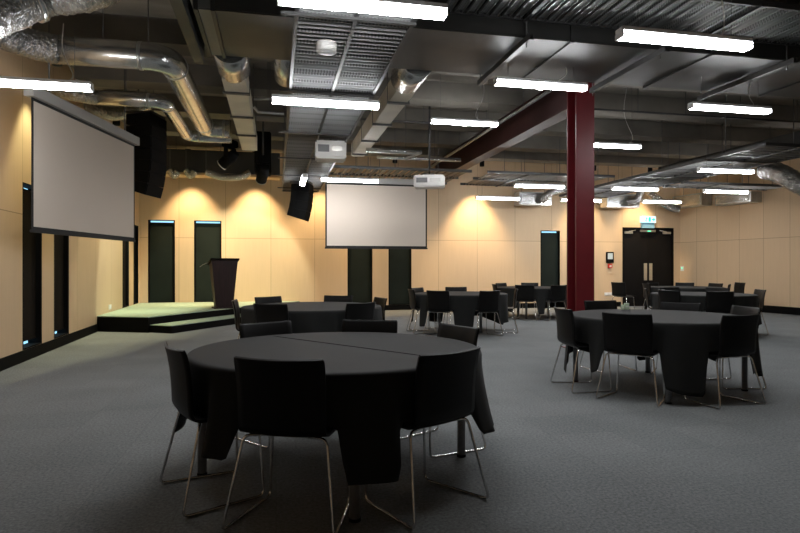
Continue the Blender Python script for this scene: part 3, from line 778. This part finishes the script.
ductrun('larger round metal duct with elbow turning towards the stage, upper left', [P(-60, -6, ZP+.05), P(-15, 24, ZP+.05), P(25, 42, ZP+.02), ea+Vector((.0, 0, 0))], [ea-Vector((.05,0,0)), eb, ec, ed], .165, (ea+Vector((.5,0,0)), ea.lerp(eb, .8)))
ZQ = 3.76
ea = P(97, 97.5, ZQ); eb = P(166, 104, ZQ); eb.y = ea.y
ec = Vector((eb.x, P(186, 136, ZQ).y, ZQ)); ed = Vector((P(231, 137, ZQ).x, ec.y, ZQ))
ductrun('smaller round metal duct with elbow, just below the larger one at left', [P(35, 86, ZQ+.1), P(58, 90, ZQ+.05), P(80, 95, ZQ), ea], [ea-Vector((.05,0,0)), eb, ec, ed], .105, (ea+Vector((.4,0,0)),))
t = flex([PF(78, 100, 10.5), PF(94, 109, 10.5), PF(112, 114, 10.6), PF(130, 111, 10.7), PF(150, 102, 10.8)], .12, 9).build('flexible_duct', M['foil'], None, PF(112, 114, 10.6)); tag(t, 'sagging crinkled foil duct above the big left screen and speaker', 'duct')
for kk in (PF(85, 104, 10.5), PF(146, 104, 10.8)):
    ho = MB().cyl((kk.x, kk.y, kk.z+.08), (kk.x, kk.y, ctop(kk.x, kk.y, kk.z)), .006, 6).build('hanger_rod', M['rod'], t); ho.location = -PF(112, 114, 10.6)
# right flexible duct and dark duct
qr = PF(785, 176, 12.2)
t = flex([PF(766, 170, 12.9), PF(773, 171, 12.6), qr, PF(806, 187, 12.0), PF(835, 192, 12.0)], .20, 11).build('flexible_duct', M['foil'], None, qr); tag(t, 'crinkled foil duct entering from the right edge of the frame', 'duct')
kk = PF(770, 171, 12.5); ho = MB().cyl((kk.x, kk.y, kk.z+.15), (kk.x, kk.y, ctop(kk.x, kk.y, kk.z)), .006, 6).build('hanger_rod', M['rod'], t); ho.location = -qr
t = MB().box((9.75, 7.4, 3.42), (10.2, 13.4, 3.85), .01).build('rectangular_duct', M['duct_dark'], None, Vector((10.1, 10.5, 3.42))); tag(t, 'dark rectangular duct beside the wide raft at right', 'duct')
for y in (9.3, 11.2, 12.9):
    ho = MB().cyl((10., y, 3.84), (10., y, ZC-.001), .01, 6).build('hanger_rod', M['rod'], t); ho.location = -Vector((10.1, 10.5, 3.42))
# bulkhead duct along the back wall at left
q0, q1 = PY(158, 15.0).x, X0-.06
t = thing('bulkhead_duct', ((q0+q1)/2, 15.15, 3.55), 'dark grey boxed duct with pale timber edge across the back wall, above the stage', 'duct'); o = Vector(t.location)
MB().box((q0, 14.95, 3.56), (q1, 15.38, 4.12), .01).build('casing', M['duct_dark'], t, o)
MB().box((q0, 14.93, 3.50), (q1, 15.40, 3.559)).build('timber_edge', M['wood_trim'], t, o)
for x in (q0+.4, q1-.4, (q0+q1)/2): MB().cyl((x, 15.1, 4.11), (x, 15.1, ctop(x, 15.1, 4.2)), .01, 8).build('hanger_rod', M['rod'], t, o)
# foil sleeves resting on the bulkhead edge
for (a, b, lab) in ((170, 178, 'left foil duct stub poking below the boxed duct above the stage'), (186, 195, 'middle foil duct stub poking below the boxed duct above the stage')):
    pa, pb_ = PY(a, 14.80, 174), PY(b, 14.80, 175)
    t = flex([pa+Vector((0,0,.1)), pa.lerp(pb_, .5)+Vector((0,0,-.02)), pb_+Vector((0,0,.1))], .09, 4, 14).build('foil_stub', M['foil'], None, pa); tag(t, lab, 'duct')
    ho = MB().cyl(pa+Vector((0,0,.1)), (pa.x, pa.y, ctop(pa.x, pa.y, pa.z)), .006, 6).build('hanger_rod', M['rod'], t); ho.location = -pa
t = flex([PY(206, 14.78, 172), PY(222, 14.78, 177), PY(240, 14.78, 177), PY(250, 14.78, 172)], .09, 6, 14).build('foil_stub', M['foil'], None, PY(228, 14.78, 177)); tag(t, 'long sagging foil duct along the boxed duct, above the lectern', 'duct')
qq = PY(206, 14.78, 172); ho = MB().cyl(qq, (qq.x, qq.y, ctop(qq.x, qq.y, qq.z)), .006, 6).build('hanger_rod', M['rod'], t); ho.location = -PY(228, 14.78, 177)
# black plenum box and drape right of the branch duct
a_ = PY(254, 12.9); b_ = PY(271, 12.9)
t = MB().box((a_.x, 13.12, 3.35), (b_.x, 13.8, ZC-.36), .02).build('plenum_box', M['black'], None, Vector((a_.x, 13.2, 3.35))); tag(t, 'black box hung between the branch duct and the raft', 'plenum')
ho = MB().cyl((a_.x+.2, 13.2, ZC-.37), (a_.x+.2, 13.2, ZC-.001), .012, 8).build('hanger_rod', M['rod'], t); ho.location = -Vector((a_.x, 13.2, 3.35))

# pipes and conduits
def conduit(pts, r, label, m='galv', drops=()):
    t = thing('conduit', pts[0], label, 'pipe'); o = Vector(t.location)
    MB().tube(pts, r, 8).build('pipe', M[m], t, o)
    for (x, y, z) in drops:
        zt_ = ZC-.001 if min(abs(y-q) for q in (8.5,10.3,12.1,13.9,15.4)) > .25 else ZC-.341
        MB().cyl((x, y, z), (x, y, zt_), .006, 6).build('hanger_rod', M['rod'], t, o)
def xrun(xa_, xb_, Y, z): return [(xa_, Y, z), (xb_, Y, z)]
y1_ = P(640, 112, 4.1).y
conduit(xrun(4.9, 12.5, y1_, 4.1), .018, 'thin dark conduit across the ceiling right of the red column', 'steel_dark', [(x, y1_, 4.1) for x in (5.6, 6.5, 7.5, 8.7, 10)])
conduit(xrun(1.2, 4.1, 10.9, 4.05), .02, 'thin dark conduit across the ceiling above the small centre light', 'steel_dark', [(x, 10.9, 4.05) for x in (1.6, 2.8, 3.9)])
conduit([(4.2, 8.4, 4.02), (4.2, 16.2, 4.02)], .03, 'grey pipe running beside the red beam', 'galv', [(4.2, y, 4.02) for y in (9.4, 11.2, 13, 14.8)])
yq = 12.3
conduit(xrun(P(372, 165, 3.55).x, 4.0, yq, 3.62), .045, 'silver pipe across the room above the hanging back screen', 'galv_bright', [(1., yq, 3.62), (2.2, yq, 3.62), (3.4, yq, 3.62)])
pa = PY(366, 11.6, 150); pb_ = PY(420, 11.6, 153); pb_.z = pa.z
conduit([pa, pb_, pb_+Vector((-.15, .6, -.02))], .05, 'short silver pipe with bent end, right of the branch duct', 'galv_bright', [(pa.x+.3, 11.6, pa.z), (pb_.x-.3, 11.6, pa.z)])
conduit([PY(254, 9.6, 99), PY(281, 9.6, 99)], .02, 'small conduit between the branch duct and the raft, upper one', 'galv', [tuple(PY(268, 9.6, 99))])
conduit([PY(254, 9.3, 107), PY(258, 9.3, 112), PY(284, 9.3, 114)], .022, 'small bent conduit between the branch duct and the raft, lower one', 'galv', [tuple(PY(270, 9.3, 113))])

# ------------------------------------------------------------------ supply air boxes near the walls
def airbox(x0_, x1_, y0_, y1_, Y, flexpts, label, right=False):
    if not right:
        a, b = PY(x0_, Y, y1_), PY(x1_, Y, y0_); z0_, z1_ = a.z, b.z
        t = thing('air_box', (a.lerp(b, .5).x, Y, z0_), label, 'air box'); o = Vector(t.location)
        MB().box((a.x, Y, z0_), (b.x, Y+.35, z1_), .006).build('casing', M['galv'], t, o)
        MB().box((a.x+.05, Y-.012, z0_+.04), (b.x-.05, Y-.0005, z1_-.04)).build('face_panel', M['galv_bright'], t, o)
        xs = (a.x+.15, b.x-.15)
        for x in xs: MB().cyl((x, Y+.18, z1_-.01), (x, Y+.18, ctop(x, Y+.18, z1_+2)), .008, 6).build('hanger_rod', M['rod'], t, o)
    else:
        u0, u1 = uright(x0_), uright(x1_); q = pRB+dirR*(u0+u1)/2-outR*.25; d = q.x*SA+q.y*CA
        z0_, z1_ = H0+(HY-y1_)/F*d, H0+(HY-y0_)/F*d
        t = thing('air_box', (q.x, q.y, z0_), label, 'air box'); o = Vector(t.location)
        MB().obox((q.x, q.y, (z0_+z1_)/2), (*(dirR*(u1-u0)/2), 0), (*(outR*.2), 0), (0,0,(z1_-z0_)/2)).build('casing', M['galv'], t, o)
        q2 = q-outR*.206
        MB().obox((q2.x, q2.y, (z0_+z1_)/2), (*(dirR*((u1-u0)/2-.05)), 0), (*(outR*.005), 0), (0,0,(z1_-z0_)/2-.04)).build('face_panel', M['galv_bright'], t, o)
        for s_ in (-.3, .3): w_ = q+dirR*s_*(u1-u0); MB().cyl((w_.x, w_.y, z1_-.01), (w_.x, w_.y, ctop(w_.x, w_.y, z1_-.02)), .008, 6).build('hanger_rod', M['rod'], t, o)
    if flexpts: flex(flexpts, .11, 8, 14).build('foil_sleeve', M['foil'], t, o)
airbox(519, 552, 192.5, 204.5, 15.55, [PY(541, 15.44, 201), PY(549, 15.3, 194), PY(560, 15.2, 190), PY(570, 15.2, 187)], 'galvanised air box with foil duct on the back wall, left of the column')
airbox(607, 640, 194.5, 207, 15.6, [PY(627, 15.47, 203), PY(636, 15.35, 201), PY(640, 15.3, 193), PY(641, 15.3, 187)], 'galvanised air box with foil duct on the back wall, above left of the door')
uq = pRB+dirR*uright(695)
airbox(684, 713, 195, 207, 0, [Vector((uq.x-.78, uq.y-.30, 3.0)), Vector((uq.x-1.0, uq.y-.2, 3.06)), Vector((uq.x-1.35, uq.y-.1, 3.3)), Vector((uq.x-1.7, uq.y-.1, 3.55))], 'galvanised air box with curved foil duct near the right wall corner', True)
airbox(727, 763, 194, 204, 0, None, 'galvanised air box farther along the right wall, behind a light', True)

# ------------------------------------------------------------------ screens
def screen(pl, pr_, zb, zt_, label, casing_over=.10, drop=.0):
    pl, pr_ = Vector(pl[:2]), Vector(pr_[:2]); d = (pr_-pl).normalized(); n = Vector((d.y, -d.x)); w = (pr_-pl).length; c = (pl+pr_)/2
    t = thing('projection_screen', (c.x, c.y, zb), label, 'projection screen'); o = Vector(t.location)
    def bx(u0, u1, t0, t1, z0, z1):
        q = c+d*(u0+u1)/2+n*(t0+t1)/2
        return MB().obox((q.x, q.y, (z0+z1)/2), (*(d*(u1-u0)/2), 0), (*(n*(t1-t0)/2), 0), (0,0,(z1-z0)/2))
    b = .035
    bx(-w/2+b, w/2-b, -.003, .003, zb+b+.02, zt_-b).build('fabric', M['screen'], t, o)
    m = bx(-w/2, -w/2+b, -.0035, .0035, zb+.02, zt_)
    for q in (bx(w/2-b, w/2, -.0035, .0035, zb+.02, zt_), bx(-w/2+b, w/2-b, -.0035, .0035, zb+.02, zb+b+.02), bx(-w/2+b, w/2-b, -.0035, .0035, zt_-b, zt_)): m.add(q.v, q.f)
    m.build('black_border', M['screen_border'], t, o)
    bx(-w/2-.01, w/2+.01, -.016, .016, zb-.015, zb+.019).build('bottom_bar', M['screen_border'], t, o)
    bx(-w/2-casing_over, w/2+casing_over, -.055, .06, zt_+.001, zt_+.13).build('roller_casing', M['casing'], t, o)
    for s_ in (-1, 1):
        q = c+d*s_*(w/2-.35); MB().cyl((q.x, q.y, zt_+.125), (q.x, q.y, ctop(q.x, q.y, zt_)), .01, 8).build('hanger_rod', M['rod'], t, o)
d1 = 6.9; screen(PDp(31.5, d1), PDp(134.5, d1*1.395), H0-(231-HY)/F*d1 if 0 else H0+(HY-231)/F*d1, H0+(HY-97)/F*d1, 'large grey projection screen hung at left in front of the plywood wall', .06)
d2 = 13.2
pa, pb_ = PDp(325.3, d2), PDp(427, d2)
pb_.y = pa.y; pb_ = PY(427, pa.y)
screen(pa, pb_, H0+(HY-248)/F*d2, H0+(HY-182.5)/F*d2, 'grey projection screen hung in the centre before the back wall', .0)

# ------------------------------------------------------------------ line arrays
def array(px, d, ztop, n, mh, dep, wid, facing, label, tilt=.09):
    q = PDp(px, d); t = thing('line_array', (q.x, q.y, ztop), label, 'loudspeaker', None, facing)
    # local +X is the sound direction
    front = Vector((dep/2, 0, -.02)); step = tilt
    for i in range(n):
        ang = -tilt*max(0, i-(n-4))
        ca_, sa_ = math.cos(ang), math.sin(ang)
        ux = Vector((ca_, 0, sa_)); uz = Vector((-sa_, 0, ca_))
        cpos = front - ux*dep/2 - uz*mh/2
        b = MB(); hw = wid/2; e = .012
        pf, pb2 = ux*dep/2, -ux*dep/2; tz = uz*(mh/2-.003); bz = uz*(mh/2-.003-dep*tilt*.42)
        Y1 = Vector((0,1,0))
        b.add([cpos+pf+Y1*hw-tz, cpos+pf-Y1*hw-tz, cpos+pb2-Y1*hw*.8-bz, cpos+pb2+Y1*hw*.8-bz, cpos+pf+Y1*hw+tz, cpos+pf-Y1*hw+tz, cpos+pb2-Y1*hw*.8+bz, cpos+pb2+Y1*hw*.8+bz],
              [(0,1,2,3),(7,6,5,4),(0,4,5,1),(1,5,6,2),(2,6,7,3),(3,7,4,0)])
        cab = b.build('cabinet', M['black'], t)
        MB().obox(cpos+ux*(dep/2+.006), ux*.005, Y1*(hw-.02), uz*(mh/2-.018)).build('grille', M['grey_plastic'] if 0 else M['black'], cab)
        for s_ in (-1, 1):
            MB().obox(cpos-ux*dep*.25+Y1*s_*(hw*.9+.004), ux*.03, Y1*.006, uz*mh*.36).build('rigging_plate', M['black'], cab)
        front = front - uz*mh
    MB().box((-dep/2-.02, -wid*.42, -.018), (dep/2, wid*.42, .02)).build('fly_frame', M['steel_dark'], t)
    for s_ in (-1, 1): MB().cyl((s_*dep*.3, 0, .019), (s_*dep*.3, 0, ctop(q.x, q.y, ztop)-ztop), .008, 8).build('hanger_cable', M['rod'], t)
array(146, 10.3, 3.94, 7, .205, .46, .62, math.radians(-15), 'tall black loudspeaker array hanging beside the left screen')
array(302, 13.3, 3.17, 4, .215, .42, .46, math.radians(-16), 'small black curved loudspeaker array hanging left of the back screen', .09)

# ------------------------------------------------------------------ projectors
def projector(x0_, x1_, ytop, ybot, d, label, rz, ztop=None):
    w = (x1_-x0_)/F*d; z0 = H0+(HY-ybot)/F*d; z1 = H0+(HY-ytop)/F*d; q = PDp((x0_+x1_)/2, d, z0)
    t = thing('projector', q, label, 'projector', None, rz); h = z1-z0
    MB().box((-w*.46, -.2, 0), (w*.46, .2, h), .025).build('body', M['white_plastic'], t)
    MB().box((-w*.38, -.206, h*.35), (-w*.05, -.2001, h*.75)).build('vent_grille', M['grey_plastic'], t)
    MB().box((w*.02, -.206, h*.40), (w*.34, -.2001, h*.70)).build('connector_panel', M['silver'], t)
    MB().tube([(w*.2, .2, h*.5), (w*.2, .26, h*.5)], h*.3, 16).build('lens', M['lens_dark'], t)
    zz = ctop(q.x, q.y, z1)-z0
    MB().box((-.1, -.1, h-.001), (.1, .1, h+.03)).cyl((0,0,h+.02), (0,0,zz), .02, 10).build('ceiling_mount', M['steel_dark'], t)
projector(314, 347, 143, 160.5, 8.85, 'white projector hung below the right edge of the long raft', -A+.15, ZC-.001)
projector(413, 446, 176, 188, 11.5, 'small white projector hung on a pole in front of the back screen', -A-.1, ZC-.001)
# round ceiling speaker under the raft
q = P(326.5, 58, 3.07)
t = thing('ceiling_speaker', q+Vector((0,0,.13)), 'white round drum-shaped speaker under the slotted raft', 'speaker')
MB().lathe([(.075,-.085),(.085,-.08),(.088,-.01),(.086,.0)], n=32).build('body', M['white_plastic'], t)
MB().lathe([(.0001,-.088),(.06,-.088),(.065,-.0851)], n=32).build('grille', M['grey_plastic'] if 0 else M['white_metal'], t)
# moving-head stage lights
def moving(px, py, d, label, aim, power):
    z = H0+(HY-py)/F*d; q = PDp(px, d, z); rz = math.atan2(aim[0]-q.x, -(aim[1]-q.y))
    t = thing('stage_light', q, label, 'stage light', None, rz)
    MB().box((-.13, -.13, .20), (.13, .13, .34), .02).build('base', M['black'], t)
    MB().box((-.17, -.05, -.05), (-.14, .05, .199), .01).box((.14, -.05, -.05), (.17, .05, .199), .01).box((-.17, -.05, .17), (.17, .05, .1999), .01).build('yoke', M['black'], t)
    hd = MB().tube([(0,.14,.09), (0,.02,.0), (0,-.20,-.16)], [.09,.125,.115], 20).build('head', M['black'], t)
    MB().tube([(0,-.201,-.161), (0,-.212,-.169)], [.10,.09], 20).build('lens', M['lens_dark'], hd)
    MB().tube([(0,-.19,-.153),(0,-.203,-.162)], [.122,.122], 20).build('front_ring', M['silver'], hd)
    l = bpy.data.lights.new('spot', 'SPOT'); l.energy = power; l.color = (.93, 1.0, .80); l.spot_size = math.radians(62); l.spot_blend = .25; l.shadow_soft_size = .06
    lo = bpy.data.objects.new('spot', l); C.objects.link(lo); lo.parent = t; lo.location = (0, -.225, -.178)
    wl = Matrix.Rotation(rz, 3, 'Z') @ Vector(lo.location) + q; dv = Matrix.Rotation(-rz, 3, 'Z') @ (Vector(aim)-wl); lo.rotation_euler = dv.to_track_quat('-Z', 'Y').to_euler()
    MB().cyl((0,0,.34), (0,0,ctop(q.x,q.y,z)-z), .02, 10).build('hanger_pole', M['steel_dark'], t)
moving(230, 157, 12.2, 'black moving-head stage light below the end of the branch duct', (*onleft(uleft(118)), .6), 190)
moving(263, 172, 12.5, 'black moving-head stage light lower, left of the raft', (PY(235, YB).x, YB, .8), 300)

# ------------------------------------------------------------------ lectern
lq = P(223.5, 308, STZ); lz = STZ
t = thing('lectern', (lq.x, lq.y, lz), 'dark wood lectern with tapered front standing at the stage edge', 'lectern', None, math.radians(14)); HL = 1.20
MB().box((-.24, -.2, 0), (.24, .2, .03), .005).build('base', M['lectern'], t)
MB().add([(-.19,-.16,.03),(.19,-.16,.03),(.19,.14,.03),(-.19,.14,.03),(-.29,-.20,HL-.10),(.29,-.20,HL-.10),(.29,.2,HL-.2),(-.29,.2,HL-.2)],
         [(3,2,1,0),(4,5,6,7),(0,1,5,4),(1,2,6,5),(2,3,7,6),(3,0,4,7)]).build('body', M['lectern'], t)
MB().add([(-.32,-.24,HL-.085),(.32,-.24,HL-.085),(.32,.30,HL-.21),(-.32,.30,HL-.21),(-.32,-.24,HL-.05),(.32,-.24,HL-.05),(.32,.30,HL-.175),(-.32,.30,HL-.175)],
         [(3,2,1,0),(4,5,6,7),(0,1,5,4),(1,2,6,5),(2,3,7,6),(3,0,4,7)]).build('reading_top', M['black'], t)
MB().tube(smooth([(-.22,.24,HL-.17),(-.30,.33,HL-.16),(-.40,.42,HL-.20),(-.46,.48,HL-.25)]), .008, 8).build('microphone', M['grey_plastic'], t)

# ------------------------------------------------------------------ small wall fittings
def wallbox(px0, px1, py0, py1, name, mm, label, cat, dep=.05, extra=None):
    a, b = PY(px0, YB, py1), PY(px1, YB, py0)
    t = thing(name, (a.lerp(b,.5).x, YB, a.z), label, cat); o = Vector(t.location)
    MB().box((a.x, YB-dep, a.z), (b.x, YB-.0005, b.z), .006).build('housing', M[mm], t, o)
    return t, o, a, b
t, o, a, b = wallbox(605.8, 613, 252, 263, 'control_panel', 'black', 'black framed control panel on the back wall left of the door', 'control panel')
MB().box((a.x+.04, YB-.054, a.z+.12), (b.x-.04, YB-.0501, b.z-.04)).build('display', M['lcd'], t, o)
t, o, a, b = wallbox(607.7, 611.6, 264, 268, 'call_point', 'callred', 'small red fire call point below the control panel', 'call point')
MB().box((a.x+.035, YB-.054, a.z+.035), (b.x-.035, YB-.0501, b.z-.035)).build('glass_window', M['white_plastic'], t, o)
t, o, a, b = wallbox(604.2, 612.2, 292.3, 295.5, 'wall_socket', 'white_plastic', 'white double power socket low on the wall left of the door', 'socket', .02)
for k_ in (0,1): MB().box((a.x+.03+k_*.13, YB-.023, a.z+.02), (a.x+.10+k_*.13, YB-.0201, b.z-.02)).build('outlet', M['white_metal'], t, o)
uq = uright(682.5); q = pRB+dirR*uq; d = q.x*SA+q.y*CA; z = H0+(HY-268.5)/F*d
t = thing('wall_switch', (q.x, q.y, z), 'small white switch with green light on the right wall by the corner', 'switch'); o = Vector(t.location)
MB().obox((q.x-outR.x*.012, q.y-outR.y*.012, z), (*(dirR*.06), 0), (*(outR*.011), 0), (0,0,.08)).build('plate', M['white_plastic'], t, o)
MB().obox((q.x-outR.x*.026, q.y-outR.y*.026, z+.01), (*(dirR*.02), 0), (*(outR*.002), 0), (0,0,.02)).build('indicator', M['led_green'], t, o)
uq = uleft(109.5); q = pLs+dirL*uq; d = q.x*SA+q.y*CA; z = H0+(HY-307)/F*d
t = thing('wall_socket', (q.x, q.y, z), 'white power socket on the left wall just above the stage', 'socket'); o = Vector(t.location)
MB().obox((q.x-outL.x*.01, q.y-outL.y*.01, z), (*(dirL*.09), 0), (*(outL*.009), 0), (0,0,.05)).build('plate', M['white_plastic'], t, o)
for k_ in (-1, 1): MB().obox((q.x-outL.x*.021+dirL.x*.04*k_, q.y-outL.y*.021+dirL.y*.04*k_, z), (*(dirL*.025), 0), (*(outL*.002), 0), (0,0,.03)).build('outlet', M['white_metal'], t, o)
# exit sign above the door
a, b = PY(642.2, YB-.12, 222.5), PY(656, YB-.12, 216.3); c0, c1 = PY(642.2, YB-.12, 228), PY(656, YB-.12, 222.5)
t = thing('exit_sign', ((a.x+b.x)/2, YB-.12, c0.z), 'lit blue-green emergency exit sign above the double door', 'sign'); o = Vector(t.location); ys = YB-.12
MB().box((a.x, ys, a.z), (b.x, YB-.001, b.z), .006).build('light_box', M['exit_face'], t, o)
MB().box((c0.x+.03, ys+.03, c0.z), (c1.x-.03, YB-.001, c1.z-.0005), .004).build('lower_plate', M['exit_clear'], t, o)
def runner(cx, cz, s):
    m = MB(); y0 = ys-.004; y1 = ys-.0005
    def bar(p, q, w):
        p, q = Vector((p[0],0,p[1])), Vector((q[0],0,q[1])); dv = (q-p)/2; nn = Vector((-dv.z,0,dv.x)).normalized()*w*s/2; c = Vector((cx,(y0+y1)/2,cz))+(p+q)/2*s
        m.obox(c, dv*s, Vector((0,(y1-y0)/2,0)), nn)
    m.tube([(cx+.12*s, y0, cz+.40*s), (cx+.12*s, y1, cz+.40*s)], .11*s, 10)
    bar((.05,.28),(-.08,-.05),.16); bar((-.08,-.05),(.12,-.22),.10); bar((.12,-.22),(.08,-.48),.09); bar((-.08,-.05),(-.2,-.28),.10); bar((-.2,-.28),(-.42,-.32),.09)
    bar((.05,.24),(.28,.12),.08); bar((.05,.24),(-.22,.18),.08)
    return m
hh = b.z-a.z; cz = (a.z+b.z)/2; w_ = b.x-a.x
runner(a.x+w_*.30, cz, hh*.85).build('running_figure', M['exit_green'], t, o)
m = MB().box((a.x+w_*.46, ys-.004, a.z+hh*.15), (a.x+w_*.62, ys-.0005, a.z+hh*.85)); m.build('doorway_mark', M['exit_green'], t, o)
ax = a.x+w_*.68
MB().box((ax, ys-.004, cz-hh*.08), (ax+w_*.14, ys-.0005, cz+hh*.08)).add([(ax+w_*.12,ys-.004,cz-hh*.28),(ax+w_*.26,ys-.004,cz),(ax+w_*.12,ys-.004,cz+hh*.28),(ax+w_*.12,ys-.0005,cz-hh*.28),(ax+w_*.26,ys-.0005,cz),(ax+w_*.12,ys-.0005,cz+hh*.28)],
    [(0,1,2),(5,4,3),(0,3,4,1),(1,4,5,2),(2,5,3,0)]).build('arrow', M['exit_green'], t, o)

# ------------------------------------------------------------------ wall-wash downlights
WARM = (1.0, .74, .42)
def downlight(x, y, z, aim, power, size, label, colr=WARM, blend=.35):
    t = thing('downlight', (x, y, z), label, 'light', 'wall washing downlights'); o = Vector((x, y, z))
    MB().lathe([(.062,.0),(.068,.004),(.068,.16),(.05,.165)], (x,y,z), 24, False).lathe([(.0001,.1651),(.05,.165)], (x,y,z), 24, False).build('can', M['black'], t, o)
    MB().lathe([(.0001,.05),(.06,.05)], (x,y,z), 24, False).build('lens', M['lens'], t, o)
    MB().cyl((x,y,z+.16), (x,y,ctop(x,y,z)), .008, 8).build('stem', M['rod'], t, o)
    l = bpy.data.lights.new('spot', 'SPOT'); l.energy = power; l.color = colr; l.spot_size = math.radians(size); l.spot_blend = blend; l.shadow_soft_size = .03
    lo = bpy.data.objects.new('spot', l); C.objects.link(lo); lo.parent = t; lo.location = (0, 0, -.012)
    dv = Vector(aim)-o; lo.rotation_euler = dv.to_track_quat('-Z', 'Y').to_euler()
yl = YB-.70
BP = 470
labs = ['downlight washing the back wall above the first stage window', 'downlight washing the back wall between lectern and speaker array', 'downlight washing the plywood behind the back screen', 'downlight washing the plywood at the right edge of the back screen',
        'downlight making the bright pool right of the back screen', 'downlight washing the wall behind the red column', 'downlight over the double door and exit sign']
for (px, pw), lab in zip(((188, 1.), (255, 1.1), (322, .9), (395, .8), (482, 1.25), (594, .7), (650, .75)), labs):
    q = PY(px, yl); downlight(q.x, q.y, 4.12, (q.x, YB-.12, .6), BP*pw, 72, lab, WARM, .75)
GRN = (1.0, .95, .58)
for px, pw, lab in ((27, .30, 'downlight washing the left wall near the frame edge'), (62, .35, 'downlight washing the left wall behind the big screen'), (96, .8, 'downlight washing the left wall at the stage end'), (122, .8, 'downlight in the stage corner on the left wall')):
    q = pLs+dirL*uleft(px)-outL*.36; e = q+outL*.2; downlight(q.x, q.y, 4.0, (e.x, e.y, .6), BP*pw, 62, lab, GRN, .6)

# ------------------------------------------------------------------ world and view
w = bpy.data.worlds.new('world'); sc.world = w; w.use_nodes = True
w.node_tree.nodes['Background'].inputs[0].default_value = (.02, .02, .022, 1); w.node_tree.nodes['Background'].inputs[1].default_value = 1
sc.view_settings.view_transform = 'Standard'; sc.view_settings.look = 'None'; sc.view_settings.gamma = 1; sc.view_settings.use_curve_mapping = False
sc.view_settings.exposure = .27
sc.cycles.use_denoising = True
sc.cycles.max_bounces = 6; sc.cycles.diffuse_bounces = 4; sc.cycles.glossy_bounces = 4; sc.cycles.sample_clamp_indirect = 4
